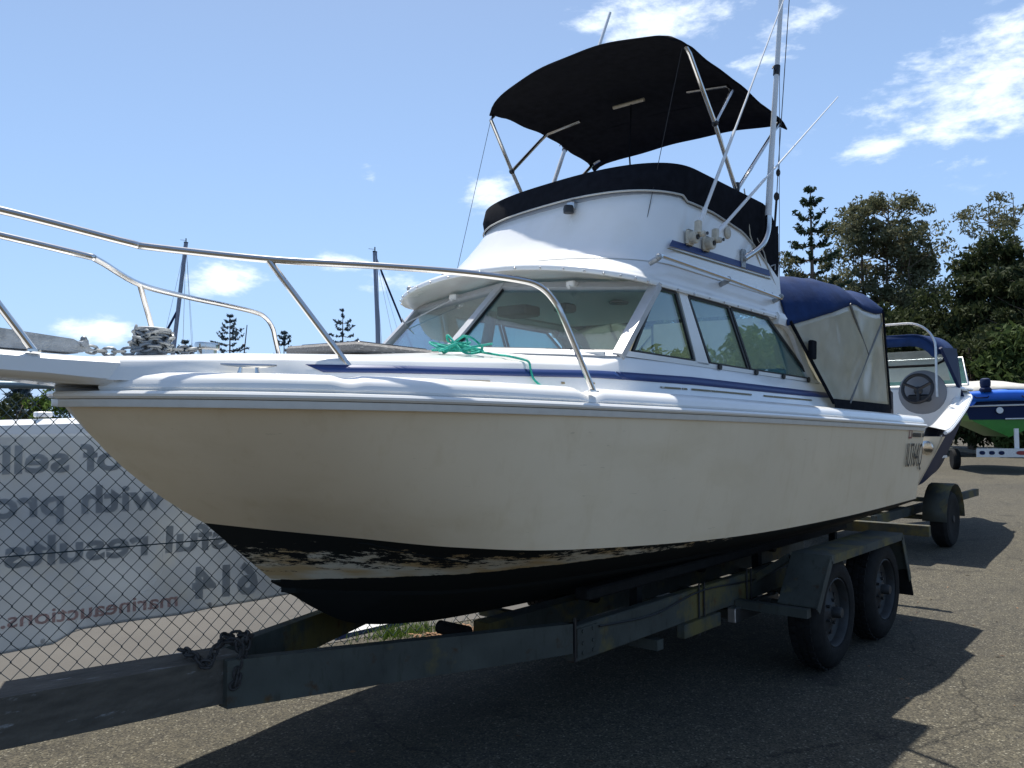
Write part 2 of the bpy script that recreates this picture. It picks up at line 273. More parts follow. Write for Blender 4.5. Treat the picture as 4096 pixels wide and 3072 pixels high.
# ------------------------------------------------------------------ mesh helpers
def link(o, parent=None):
    COL.objects.link(o)
    if parent is not None: o.parent = parent
    return o
def smooth_by_angle(me, smooth, ang=35):
    if not smooth: return
    for p in me.polygons: p.use_smooth = True
    try: me.set_sharp_from_angle(angle=R(ang))
    except Exception: pass
def mk(name, V, Fc, m, parent=None, smooth=True, ang=35):
    me = bpy.data.meshes.new(name); me.from_pydata([tuple(v) for v in V], [], Fc); me.validate(); me.update()
    import bmesh
    bm = bmesh.new(); bm.from_mesh(me); bmesh.ops.recalc_face_normals(bm, faces=bm.faces); bm.to_mesh(me); bm.free()
    me.materials.append(m); smooth_by_angle(me, smooth, ang)
    return link(bpy.data.objects.new(name, me), parent)
class MB:
    def __init__(s): s.V = []; s.F = []
    def add(s, V, Fc):
        n = len(s.V); s.V += [Vector(v) for v in V]; s.F += [tuple(i+n for i in f) for f in Fc]; return s
    def box(s, c, d, rot=None, bev=0):
        hx, hy, hz = [k/2 for k in d]; c = Vector(c)
        if bev <= 0:
            P = [Vector((sx*hx, sy*hy, sz*hz)) for sx in (-1, 1) for sy in (-1, 1) for sz in (-1, 1)]
            Fc = [(0, 1, 3, 2), (4, 6, 7, 5), (0, 4, 5, 1), (2, 3, 7, 6), (0, 2, 6, 4), (1, 5, 7, 3)]
        else:
            b = min(bev, hx*.9, hy*.9, hz*.9); P = []; Fc = []
            ring = [(hx-b, hy), (hx, hy-b), (hx, -hy+b), (hx-b, -hy), (-hx+b, -hy), (-hx, -hy+b), (-hx, hy-b), (-hx+b, hy)]
            for z, k in ((-hz, b), (-hz+b, 0), (hz-b, 0), (hz, b)):
                for x, y in ring:
                    P.append(Vector((x-math.copysign(k, x), y-math.copysign(k, y), z)))
            for r in range(3):
                for i in range(8): Fc.append((r*8+i, r*8+(i+1) % 8, r*8+8+(i+1) % 8, r*8+8+i))
            Fc.append(tuple(range(7, -1, -1))); Fc.append(tuple(range(24, 32)))
        if rot is not None: P = [rot @ p for p in P]
        return s.add([p+c for p in P], Fc)
    def tube(s, pts, r, n=8, closed=False, cap=True):
        pts = [Vector(p) for p in pts]; N = len(pts)
        rad = r if isinstance(r, (list, tuple)) else [r]*N
        T = []
        for i in range(N):
            a = pts[(i-1) % N] if (closed or i > 0) else pts[i]; b = pts[(i+1) % N] if (closed or i < N-1) else pts[i]
            d = (b-a); T.append(d.normalized() if d.length > 1e-9 else Vector((0, 0, 1)))
        ref = Vector((0, 0, 1)) if abs(T[0].z) < .9 else Vector((1, 0, 0))
        nrm = T[0].cross(ref).normalized(); V = []; Fc = []
        for i in range(N):
            nrm = (nrm - T[i]*nrm.dot(T[i])); nrm = nrm.normalized() if nrm.length > 1e-6 else T[i].orthogonal().normalized()
            b = T[i].cross(nrm)
            for k in range(n):
                a = 2*math.pi*k/n; V.append(pts[i] + (nrm*math.cos(a) + b*math.sin(a))*rad[i])
        for i in range(N if closed else N-1):
            for k in range(n):
                j = (i+1) % N; Fc.append((i*n+k, i*n+(k+1) % n, j*n+(k+1) % n, j*n+k))
        if cap and not closed:
            Fc.append(tuple(range(n-1, -1, -1))); Fc.append(tuple((N-1)*n+k for k in range(n)))
        return s.add(V, Fc)
    def beam(s, a, b, w, h, upv=(0, 0, 1)):
        a, b = Vector(a), Vector(b); d = (b-a).normalized(); u = Vector(upv); sd_ = d.cross(u).normalized(); u = sd_.cross(d)
        V = [p + sd_*(x*w/2) + u*(y*h/2) for p in (a, b) for x, y in ((-1, -1), (1, -1), (1, 1), (-1, 1))]
        return s.add(V, [(0, 1, 2, 3), (7, 6, 5, 4), (0, 4, 5, 1), (1, 5, 6, 2), (2, 6, 7, 3), (3, 7, 4, 0)])
    def lathe(s, prof, c, axis='Z', n=24, caps=True):
        V = []; Fc = []; c = Vector(c)
        for r, h in prof:
            for k in range(n):
                a = 2*math.pi*k/n; x, y = r*math.cos(a), r*math.sin(a)
                V.append(c + (Vector((x, y, h)) if axis == 'Z' else Vector((x, h, y)) if axis == 'Y' else Vector((h, x, y))))
        for i in range(len(prof)-1):
            for k in range(n): Fc.append((i*n+k, i*n+(k+1) % n, (i+1)*n+(k+1) % n, (i+1)*n+k))
        if caps: Fc.append(tuple(range(n))); Fc.append(tuple((len(prof)-1)*n+k for k in range(n)))
        return s.add(V, Fc)
    def prism(s, poly, off):
        """closed 3-D polygon extruded by vector off"""
        off = Vector(off); n = len(poly); P = [Vector(p) for p in poly]
        return s.add(P + [p+off for p in P], [tuple(range(n)), tuple(range(2*n-1, n-1, -1))] + [(i, (i+1) % n, n+(i+1) % n, n+i) for i in range(n)])
    def sphere(s, c, r, n=10, sc=(1, 1, 1)):
        prof = [(max(1e-4, r*math.sin(math.pi*i/8)), -r*math.cos(math.pi*i/8)) for i in range(9)]
        k = len(s.V); s.lathe(prof, (0, 0, 0), 'Z', n)
        for i in range(k, len(s.V)): v = s.V[i]; s.V[i] = Vector((v.x*sc[0]+c[0], v.y*sc[1]+c[1], v.z*sc[2]+c[2]))
        return s
    def build(s, name, m, parent=None, smooth=True, ang=35): return mk(name, s.V, s.F, m, parent, smooth, ang)
def cr(P, n):
    """Catmull-Rom through control points, n samples"""
    P = [Vector(p) for p in P]; k = len(P)-1; out = []
    for i in range(n):
        u = i/(n-1)*k; j = min(int(u), k-1); t = u-j
        p0, p1, p2, p3 = P[max(j-1, 0)], P[j], P[j+1], P[min(j+2, k)]
        out.append(.5*((2*p1) + (p2-p0)*t + (2*p0-5*p1+4*p2-p3)*t*t + (3*p1-p0-3*p2+p3)*t*t*t))
    return out
def grid(rows, closed_rows=False, wrap=False):
    n = len(rows[0]); V = [p for r in rows for p in r]; Fc = []
    for i in range(len(rows) if wrap else len(rows)-1):
        j = (i+1) % len(rows)
        for k in range(n if closed_rows else n-1):
            l = (k+1) % n; Fc.append((i*n+k, i*n+l, j*n+l, j*n+k))
    return V, Fc
def solid(o, t, off=-1):
    md = o.modifiers.new('thickness', 'SOLIDIFY'); md.thickness = t; md.offset = off; return o
def interp(x, xs, ys):
    if x <= xs[0]: return ys[0]
    for i in range(len(xs)-1):
        if x <= xs[i+1]: return ys[i] + (ys[i+1]-ys[i])*(x-xs[i])/(xs[i+1]-xs[i])
    return ys[-1]
def tag(o, label=None, cat=None, group=None, kind=None):
    if label: o['label'] = label
    if cat: o['category'] = cat
    if group: o['group'] = group
    if kind: o['kind'] = kind
    return o
def empty(name, loc, label, cat, group=None, mtx=None):
    o = bpy.data.objects.new(name, None); COL.objects.link(o); o.empty_display_size = .2
    if mtx is not None: o.matrix_world = mtx
    elif loc is not None: o.location = loc
    return tag(o, label, cat, group)
def inst(src, parent, mtx=None, loc=None):
    o = src.copy(); COL.objects.link(o); o.parent = parent
    if mtx is not None: o.matrix_basis = mtx
    if loc is not None: o.location = loc
    return o
def text(name, body, size, m, parent, origin, ux, uy, sx=1.0, depth=.002, bold=0.0, align='LEFT'):
    c = bpy.data.curves.new(name, 'FONT'); c.body = body; c.size = size; c.extrude = depth; c.offset = bold; c.align_x = align; c.resolution_u = 3
    o = bpy.data.objects.new(name+'_tmp', c); COL.objects.link(o)
    bpy.context.view_layer.update()
    me = bpy.data.meshes.new_from_object(o.evaluated_get(bpy.context.evaluated_depsgraph_get()))
    bpy.data.objects.remove(o)
    ux, uy, og = Vector(ux).normalized(), Vector(uy).normalized(), Vector(origin); uz = ux.cross(uy)
    for v in me.vertices: v.co = og + ux*v.co.x*sx + uy*v.co.y + uz*v.co.z
    me.materials.clear(); me.materials.append(m); me.name = name
    return link(bpy.data.objects.new(name, me), parent)

# ------------------------------------------------------------------ ground
gr = mk('ground', [(-300, -300, 0), (500, -300, 0), (500, 500, 0), (-300, 500, 0)], [(0, 1, 2, 3)], M['ground'], smooth=False); gr['kind'] = 'structure'
# poured slab on the far side of the fence
sl = mk('concrete_slab', [(-6, 7.1, .004), (5.2, 4.35, .004), (12, 12, .004), (30, 40, .004), (-20, 40, .004)], [(0, 1, 2, 3, 4)], M['slab'], smooth=False); sl['kind'] = 'structure'
mb = MB()
for i in range(420):
    if i % 2: x, y = random.uniform(.6, 5), random.uniform(.8, 3.4)
    else: x, y = random.uniform(3.2, 12), random.uniform(.2, 2.4)
    r = random.uniform(.002, .007); a = random.random()*6
    mb.add([(x+r*math.cos(a+k*1.57)*random.uniform(.6, 1.3), y+r*math.sin(a+k*1.57), .001+(.004 if k == 4 else 0)) for k in range(4)] + [(x, y, .001+r*.6)], [(0, 1, 4), (1, 2, 4), (2, 3, 4), (3, 0, 4)])
g = mb.build('loose_gravel', mat('gravel_stones', (.16, .14, .11), .9, var=.6, vscale=40), smooth=False); tag(g, 'small loose stones scattered over the asphalt beside the trailer', 'gravel', kind='stuff')

mb = MB(); random.seed(19)
for i in range(170):
    x, y = (random.uniform(4.2, 14), random.uniform(-.2, 2.2)) if i % 3 else (random.uniform(1.0, 3.2), random.uniform(1.6, 3.2))
    a = random.random()*6.28; l, w = random.uniform(.008, .028), random.uniform(.003, .008); c, s_ = math.cos(a), math.sin(a); h = random.uniform(.002, .007)
    mb.add([(x-c*l, y-s_*l, h), (x+s_*w, y-c*w, .002), (x+c*l, y+s_*l, h*.6), (x-s_*w, y+c*w, h+.003)], [(0, 1, 2, 3)])
tag(mb.build('fallen_leaves', mat('brown_leaf', (.16, .09, .045), .8, var=.5, vscale=9), smooth=False), 'scattered dry brown leaves on the asphalt beside the trailer', 'leaves', kind='stuff')
# ------------------------------------------------------------------ THE BOAT
CY = 3.0537; PIV = Vector((3.5, CY, 1.0))
BM = Matrix(((.99966, 0, .026079), (.000665, .999675, -.025491), (-.026071, .025499, .999335))).to_4x4()
BOATM = Matrix.Translation(PIV) @ BM @ Matrix.Translation(-PIV) @ Matrix.Translation((0, CY, 0))
boat = empty('sport_fishing_boat', None, 'white flybridge fishing boat with cream hull, blue stripes and black sun canopy, on trailer', 'boat', mtx=BOATM)
NS = 61
sheerC = [(1.115, 0, 1.545), (1.20, .28, 1.550), (1.45, .66, 1.557), (1.95, .92, 1.566), (2.7, 1.07, 1.572), (4.0, 1.16, 1.578), (5.5, 1.18, 1.578), (7.08, 1.14, 1.578)]
midC = [(1.335, 0, 1.295), (1.45, .235, 1.30), (1.68, .53, 1.30), (2.06, .83, 1.30), (2.72, 1.03, 1.29), (4.0, 1.125, 1.28), (5.5, 1.14, 1.28), (7.07, 1.115, 1.29)]
paintC = [(1.66, 0, 1.073), (1.82, .20, 1.055), (2.03, .45, 1.035), (2.30, .76, 1.01), (2.78, .975, .985), (4.0, 1.062, .948), (5.5, 1.085, .958), (7.05, 1.088, 1.003)]
chineC = [(1.97, 0, .82), (2.12, .20, .835), (2.33, .42, .85), (2.58, .65, .873), (3.0, .91, .915), (4.0, 1.035, .925), (5.5, 1.065, .937), (7.05, 1.08, .99)]
strakeC = [(2.02, 0, .78), (2.2, .13, .765), (2.42, .27, .755), (2.66, .40, .75), (3.1, .53, .755), (4.0, .60, .755), (5.5, .62, .76), (7.05, .62, .79)]
keelC = [(2.05, 0, .76), (2.2, 0, .665), (2.4, 0, .575), (2.7, 0, .525), (3.1, 0, .50), (4.0, 0, .495), (5.5, 0, .51), (7.05, 0, .55)]
C = {k: cr(v, NS) for k, v in dict(sheer=sheerC, mid=midC, paint=paintC, chine=chineC, strake=strakeC, keel=keelC).items()}
def mirror(V, Fc): n = len(V); return V + [Vector((v.x, -v.y, v.z)) for v in V], Fc + [tuple(i+n for i in reversed(f)) for f in Fc]
def lerp(a, b, t): return a + (b-a)*t
rows = []
for i in range(9):
    t = i/8
    r = []
    for a, b, c in zip(C['sheer'], C['mid'], C['paint']):
        r.append(a*(1-t)**2*1.0 + (2*b - .5*a - .5*c)*2*t*(1-t) + c*t*t)
    rows.append(r)
V, Fc = mirror(*grid(rows)); mk('hull', V, Fc, M['hull'], boat, ang=50)
# bottom: paint line -> chine -> strake -> keel
rows = [C['paint'], [lerp(a, b, .5) for a, b in zip(C['paint'], C['chine'])], C['chine'],
        [Vector((c.x, c.y-.02 if c.y > .05 else c.y, c.z-.012)) for c in C['chine']], C['strake'],
        [Vector((c.x, c.y-.015 if c.y > .05 else c.y, c.z-.02)) for c in C['strake']], C['keel']]
V, Fc = mirror(*grid(rows)); bot = mk('hull_bottom', V, Fc, M['foul'], boat, ang=20)
at = bot.data.attributes.new('wear', 'FLOAT', 'POINT')
for i, v in enumerate(bot.data.vertices):
    r = (i % (len(rows)*NS))//NS; x = v.co.x
    w = {0: interp(x, [1.6, 2.4, 2.9, 3.6, 5], [.05, .12, .24, .24, .04]), 1: interp(x, [1.6, 2.0, 2.9, 3.6, 5], [.20, .27, .30, .28, .03]), 2: interp(x, [1.9, 2.2, 3.0, 3.5, 5], [.44, .42, .38, .26, .03])}.get(r, .02)
    at.data[i].value = w
# spray strake rising across the worn band
sk = [lerp(a, b, interp(a.x, [1.9, 2.05, 2.45, 7], [.1, .12, .98, 1])) for a, b in zip(C['paint'], C['chine'])]
for s_ in (1, -1):
    mb = MB(); mb.tube([(p.x, s_*(p.y+.002), p.z) for p in sk if 2.05 < p.x < 2.5], .005, 5); mb.build('spray_rail', M['foul'], boat)
# transom
prof = [C[k][-1] for k in ('sheer', 'mid', 'paint')]; P = [Vector((p.x, -p.y, p.z)) for p in prof] + [Vector((p.x, p.y, p.z)) for p in reversed(prof)]
mb = MB(); mb.prism([p+Vector((.003, 0, 0)) for p in P], (.02, 0, 0)); mb.build('transom', M['hull'], boat, smooth=False)
prof = [C[k][-1] for k in ('paint', 'chine', 'strake', 'keel')]; P = [Vector((p.x, -p.y, p.z-.003)) for p in prof] + [Vector((p.x, p.y, p.z-.003)) for p in reversed(prof[:-1])]
mb = MB(); mb.prism([p+Vector((.003, 0, 0)) for p in P], (.02, 0, 0)); mb.build('transom_bottom', M['foul'], boat, smooth=False)
# outward normal in plan along the sheer
def plan_n(pts, i):
    a, b = pts[max(i-1, 0)], pts[min(i+1, len(pts)-1)]; d = b-a; n = Vector((-d.y, d.x, 0)); n = n if n.length > 1e-6 else Vector((-1, 0, 0)); return n.normalized()
SH = C['sheer']
NRM = []
for i in range(NS):
    n = plan_n(SH, i)
    if n.y < 0: n = -n
    NRM.append(n)
NRM[0] = Vector((-1, .15, 0)).normalized()
def sweep(name, prof, m, i0=0, closed=True, fac=None, ang=30):
    """sweep (out, dz) profile along the sheer, mirrored"""
    rows = []
    for i in range(i0, NS):
        p = SH[i]; r = []
        for (o, z) in prof:
            f = fac(p.x) if fac else 1
            q = p + NRM[i]*o; q.z = p.z + z*f
            q.y = max(q.y, 0.0); r.append(q)
        rows.append(r)
    V, Fc = grid(rows, closed_rows=closed)
    if closed: n = len(prof); Fc.append(tuple(range(n))); Fc.append(tuple(len(V)-n+k for k in range(n)))
    V, Fc = mirror(V, Fc); return mk(name, V, Fc, m, boat, ang=ang)
sweep('rub_rail', [(.0, -.014), (.016, -.013), (.026, -.006), (.028, .002), (.022, .010), (.008, .013), (0, .013)], M['gel'])
sweep('joint_flange', [(0, -.042), (.008, -.041), (.010, -.037), (.010, -.016), (.0, -.0145)], M['flange'])
def notch(x):
    f = 1
    for c, dep, hw in ((1.70, .12, .05), (2.72, .28, .075)):
        d = abs(x-c)
        if d < hw: f = min(f, 1 - dep*(.5+.5*math.cos(math.pi*d/hw))**.6)
    return f
i0 = next(i for i in range(NS) if SH[i].x > 1.18)
SHD, NRD = SH, NRM
# denser sweep for the bulwark so that the stanchion notches read
dense = cr(sheerC, 401); keepS, keepN = SH, NRM
dn = []
for i in range(401):
    n = plan_n(dense, i); dn.append(n if n.y > 0 else -n)
SH, NRM, NS_ = dense, dn, 401
NS, NSold = 401, NS
i0 = next(i for i in range(NS) if SH[i].x > 1.16)
sweep('bulwark_moulding', [(-.002, .0135), (.004, .024), (-.002, .046), (-.018, .062), (-.045, .074), (-.075, .077), (-.105, .066), (-.128, .046), (-.145, .040), (-.145, .0135)], M['gel'], i0=i0, fac=notch, ang=40)
NS = NSold; SH, NRM = keepS, keepN
# trunk / foredeck
tx = [1.10, 1.35, 1.6, 2.0, 2.5, 3.0, 3.12, 3.16, 3.6, 5.58]
ty = [.16, .40, .585, .755, .86, .905, .91, .91, .912, .912]
tz = [1.662, 1.676, 1.694, 1.714, 1.743, 1.768, 1.795, 1.815, 1.82, 1.826]
cx = [1.10, 1.4, 1.65, 2.2, 2.9, 3.1, 3.6, 5.6]; cc = [.012, .022, .032, .044, .078, .06, .03, .03]
wx = [p.x for p in C['sheer']]; wy = [p.y for p in C['sheer']]
def w_(x): return interp(x, wx, wy)
def trunk_y(x, z):
    yt, zt = interp(x, tx, ty), interp(x, tx, tz); zb = 1.604; yb = max(w_(x)-.143, yt+.012) if x > 1.3 else yt+.03
    return lerp(yb, yt, max(0, min(1, (z-zb)/(zt-zb)))) if True else 0
xs = [1.10+.05*i for i in range(37)] + [2.95, 3.0, 3.04, 3.08, 3.12, 3.16, 3.2, 3.4, 3.6, 4, 4.5, 5, 5.58]
rowsB = []
for x in xs:
    yt, zt = interp(x, tx, ty), interp(x, tx, tz); c = interp(x, cx, cc); r = [Vector((x, trunk_y(x, 1.60), 1.596)), Vector((x, trunk_y(x, lerp(1.604, zt-.012, .5)), lerp(1.604, zt-.012, .5))), Vector((x, trunk_y(x, zt-.012), zt-.012)), Vector((x, yt-.004, zt-.003)), Vector((x, yt-.014, zt+.001))]
    for k in range(1, 9):
        y = (yt-.014)*(1-k/8); r.append(Vector((x, y, zt + .001 + c*(1-(y/yt)**2))))
    rowsB.append(r)
V, Fc = grid([r for r in rowsB if r[0].x <= 3.17]); V, Fc = mirror(V, Fc); mk('foredeck', V, Fc, M['gel'], boat, ang=40)
V, Fc = grid([r[:5] + [Vector((r[4].x, r[4].y-.06, r[4].z))] for r in rowsB if r[0].x >= 3.16])
for s_ in (1, -1): mk('cabin_coaming', [Vector((v.x, v.y*s_, v.z)) for v in V], Fc, M['gel'], boat, ang=40)
# side decks
rows = []
for i in range(0, NS):
    p = C['sheer'][i]
    if p.x < 1.2: continue
    q = p + NRM[i]*-.143
    rows.append([Vector((q.x, q.y, p.z+.040)), Vector((p.x, max(0, min(interp(p.x, tx, ty)+.004, q.y-.002)), 1.609))])
rows = [r for r in rows if r[0].x < 7.06]
V, Fc = grid(rows); V, Fc = mirror(V, Fc); mk('side_deck', V, Fc, M['gel'], boat)
# stripes
def strip(name, xa, xb, ztop, zbot, m, off=.003, n=60, slant=0):
    for s_ in (-1, 1):
        top = []; bo = []
        for i in range(n+1):
            t = i/n; x = lerp(xa, xb, t); x2 = lerp(xa+slant, xb+slant, t)
            zt_, zb_ = ztop(x), zbot(x2)
            top.append(Vector((x, s_*(trunk_y(x, zt_)+off), zt_))); bo.append(Vector((x2, s_*(trunk_y(x2, zb_)+off), zb_)))
        V, Fc = grid([top, bo]); o = mk(name, V, Fc, m, boat); solid(o, .001, 0)
STX = [1.62, 1.855, 2.495, 2.956, 3.75, 5.15, 5.58]
STT = [1.672, 1.683, 1.711, 1.736, 1.757, 1.762, 1.765]
STB = [1.645, 1.656, 1.682, 1.703, 1.717, 1.724, 1.731]
zt_f = lambda x: interp(x, STX, STT)
zb_f = lambda x: interp(x, STX, STB)
strip('blue_stripe', 1.66, 3.085, zt_f, zb_f, M['blue'], slant=.05)
strip('blue_stripe', 3.092, 5.54, zt_f, zb_f, M['blue'], slant=.04)
gz = lambda d: (lambda x: zb_f(x)-d)
for xa, xb in ((1.76, 1.98), (2.14, 2.34), (2.72, 2.74), (2.88, 2.93), (3.42, 3.60), (3.61, 3.66), (3.70, 4.35), (4.5, 5.2)):
    strip('gold_stripe', xa, xb, gz(.020), gz(.028), M['gold'], n=14)
# anchor platform (pulpit)
mb = MB(); rows = []
for x, y, zt, zb in ((.30, .10, 1.672, 1.60), (.36, .17, 1.674, 1.598), (.5, .20, 1.676, 1.594), (.8, .205, 1.672, 1.592), (1.0, .215, 1.668, 1.588), (1.10, .235, 1.668, 1.582), (1.20, .26, 1.668, 1.578), (1.36, .29, 1.664, 1.574), (1.55, .30, 1.655, 1.574)):
    rows.append([Vector((x, -y+.03, zb)), Vector((x, -y, zb+.02)), Vector((x, -y, zt-.015)), Vector((x, -y+.012, zt-.003)), Vector((x, -y*.6, zt+.006)), Vector((x, 0, zt+.010)), Vector((x, y*.6, zt+.006)), Vector((x, y-.012, zt-.003)), Vector((x, y, zt-.015)), Vector((x, y, zb+.02)), Vector((x, y-.03, zb))])
V, Fc = grid(rows, closed_rows=True); n = 11; Fc.append(tuple(range(n))); Fc.append(tuple(len(V)-n+k for k in range(n)))
mk('bowsprit_platform', V, Fc, M['gel'], boat, ang=40)
# galvanised bow roller channel
ch = MB()
for y in (-.055, .055):
    ch.prism([(.62, y, 1.683), (1.13, y, 1.69), (1.20, y, 1.70), (1.12, y, 1.735), (.92, y, 1.748), (.62, y, 1.765)], (0, .006 if y > 0 else -.006, 0))
ch.box((.88, 0, 1.690), (.52, .11, .005)); roller = ch.build('anchor_roller', M['galv'], boat, smooth=False)
mb = MB(); mb.tube([(1.155, -.075, 1.72), (1.155, .075, 1.72)], .012, 10); mb.build('roller_pin', M['galv'], roller)

# superstructure shell: brow edge -> flybridge wall, one half-ring generator
def ring(xf, d, w, xa, z, n=3.0, k=14, crown=0.0, ka=10, zside=None):
    P = []
    for i in range(k+1):
        a = math.pi/2*i/k; y = w*math.sin(a)**(2/n); x = xf + d*(1-max(0, math.cos(a))**(2/n))
        P.append(Vector((x, -y, z + crown*(1-(y/w)**2))))
    for i in range(1, ka+1):
        x = lerp(xf+d, xa, i/ka); P.append(Vector((x, -w, (zside(x) if zside else z))))
    return P
def full(r, k=0):
    P = [Vector((p.x, -p.y, p.z)) for p in reversed(r)][:-1] + [p.copy() for p in r]
    if k:
        for p in P: p.x += k*p.y*max(0, min(1, (5.0-p.x)/.75))
    return P
RW = .884
def rr(xf, d, w, z, n, c): return ring(xf, d, w, 5.03, z, n, crown=c)
ringsR = [rr(3.52, .28, .80, 2.238, 2.7, .03), rr(3.34, .33, .83, 2.222, 2.7, .06), rr(3.24, .35, .86, 2.200, 2.7, .085), rr(3.185, .36, .876, 2.190, 2.7, .095), rr(3.165, .363, .884, 2.192, 2.7, .095), rr(3.162, .363, .886, 2.206, 2.7, .095),
          rr(3.168, .363, .882, 2.220, 2.7, .095), rr(3.182, .363, .876, 2.224, 2.7, .095), rr(3.195, .363, .873, 2.236, 2.7, .094), rr(3.222, .363, .868, 2.252, 2.7, .088), rr(3.27, .36, .862, 2.272, 2.7, .075), rr(3.33, .36, .856, 2.295, 2.75, .06), rr(3.39, .36, .850, 2.325, 2.8, .045)]
V, Fc = grid([full(r) for r in ringsR]); mk('cabin_roof', V, Fc, M['gel'], boat, ang=60)
ringsF = [(rr(3.39, .36, .850, 2.325, 2.8, .045), 0), (rr(3.45, .36, .845, 2.37, 2.8, .03), .02), (rr(3.515, .365, .838, 2.44, 2.8, .015), .06), (rr(3.575, .39, .832, 2.54, 2.8, .005), .11), (rr(3.63, .43, .827, 2.65, 2.8, 0), .16), (rr(3.665, .48, .818, 2.735, 2.8, 0), .19), (rr(3.70, .46, .78, 2.765, 2.8, 0), .19), (rr(3.76, .44, .74, 2.755, 2.8, 0), .19), (rr(3.78, .44, .735, 2.36, 2.8, 0), .19)]
V, Fc = grid([full(r, k) for r, k in ringsF]); fly = mk('flybridge', V, Fc, M['gel'], boat, ang=60)
# roof deck of the cabin (fly floor) and headliner
def cap(name, r, z, m, dz=.02):
    P = [Vector((p.x, p.y, z)) for p in full(r)]; mb = MB(); mb.prism(P, (0, 0, dz)); return mb.build(name, m, boat, smooth=False)
cap('flybridge_floor', ring(3.50, .40, .78, 4.98, 0, 2.8), 2.335, M['gel'])
cap('headliner', ring(3.48, .30, .81, 5.05, 0, 2.7), 2.252, M['cream'], .02)
# brow bolts
mb = MB()
for i, p in enumerate(full(ring(3.159, .363, .888, 5.03, 2.200, 2.7, crown=.095, k=9, ka=9))): mb.sphere(p, .006, 6)
mb.build('roof_bolts', M['steel'], boat)['kind'] = 'stuff'
# rolled aft shoulder of the roof down to the cockpit
for s_ in (-1, 1):
    path = [(4.90, 2.208), (5.02, 2.20), (5.13, 2.16), (5.20, 2.09), (5.28, 1.99), (5.38, 1.88), (5.46, 1.80)]
    path = cr([(x, 0, z) for x, z in path], 18); rows = []
    for i, p in enumerate(path):
        t = i/17; a = path[max(0, i-1)]; b = path[min(17, i+1)]; d = (b-a).normalized(); nv = Vector((-d.z, 0, d.x))
        if nv.x < 0: nv = -nv
        th = lerp(.030, .045, t); y0 = .890+.012*t
        rows.append([Vector((p.x-nv.x*.05, s_*y0, p.z-nv.z*.05)), Vector((p.x, s_*(y0+.008), p.z)), Vector((p.x+nv.x*th*.8, s_*(y0-.004), p.z+nv.z*th*.8)), Vector((p.x+nv.x*th, s_*(y0-.05), p.z+nv.z*th)), Vector((p.x+nv.x*th, s_*(y0-.12), p.z+nv.z*th)), Vector((p.x-nv.x*.05, s_*(y0-.12), p.z-nv.z*.05))])
    V, Fc = grid(rows, closed_rows=True); Fc += [tuple(range(6)), tuple(len(V)-6+k for k in range(6))]; mk('roof_shoulder', V, Fc, M['gel'], boat, ang=50)

# side walls: header, sill, pillars ; panes
def sy(z): return .902 - (z-1.82)*.10
def sidepoly(poly, th, off=0.0, s_=-1):
    P = [Vector((x, s_*(sy(z)+off), z)) for x, z in poly]; return P, Vector((0, -s_*th, 0))
def sidepart(name, poly, th, m, parent, off=0.0, both=True, smooth=False):
    for s_ in ((-1, 1) if both else (-1,)):
        P, o = sidepoly(poly, th, off, s_); mb = MB(); mb.prism(P, o); mb.build(name, m, parent, smooth=smooth)
Wq = [(3.27, 1.846), (3.845, 1.846), (3.705, 2.186), (3.53, 2.186)]
W1 = [(4.02, 1.846), (4.475, 1.846), (4.275, 2.186), (3.83, 2.186)]
W2 = [(4.51, 1.846), (5.395, 1.846), (4.80, 2.182), (4.31, 2.186)]
sidepart('window_pillar', [(3.87, 1.835), (4.00, 1.835), (3.81, 2.197), (3.73, 2.197)], .03, M['gel'], boat, .004)
sidepart('window_sill', [(3.16, 1.818), (5.56, 1.828), (5.50, 1.845), (3.21, 1.845)], .035, M['gel'], boat, .004)
sidepart('cabin_aft_pillar', [(5.42, 1.832), (5.56, 1.828), (5.40, 1.95), (5.20, 2.12), (5.05, 2.20), (4.83, 2.197)], .03, M['aged'], boat, -.010)
sidepart('window_header', [(3.50, 2.187), (4.86, 2.184), (5.02, 2.215), (3.50, 2.215)], .03, M['gel'], boat, .002)
def pane(poly, m, fr, parent=boat):
    for s_ in (-1, 1):
        P, o = sidepoly(poly, .006, -.008, s_); mb = MB(); mb.prism(P, o); p = mb.build('window_pane', m, parent, smooth=False)
        fb = MB(); n = len(P)
        for i in range(n): fb.beam(P[i]+Vector((0, s_*.006, 0)), P[(i+1) % n]+Vector((0, s_*.006, 0)), .016, .012, (0, 1, 0))
        fb.build('window_frame', fr, p, smooth=False)
pane(Wq, M['glass'], M['blkp']); pane(W1, M['sglass'], M['blkp']); pane(W2, M['sglass'], M['blkp'])
for x, z in ((4.10, 1.835), (4.55, 1.835), (4.93, 1.836), (5.32, 1.838)):
    mb = MB(); mb.lathe([(.018, -.008), (.018, .0), (.012, .006)], (x, -(sy(z)+.012), z), 'Y', 12); mb.build('window_catch', M['blkp'], boat)
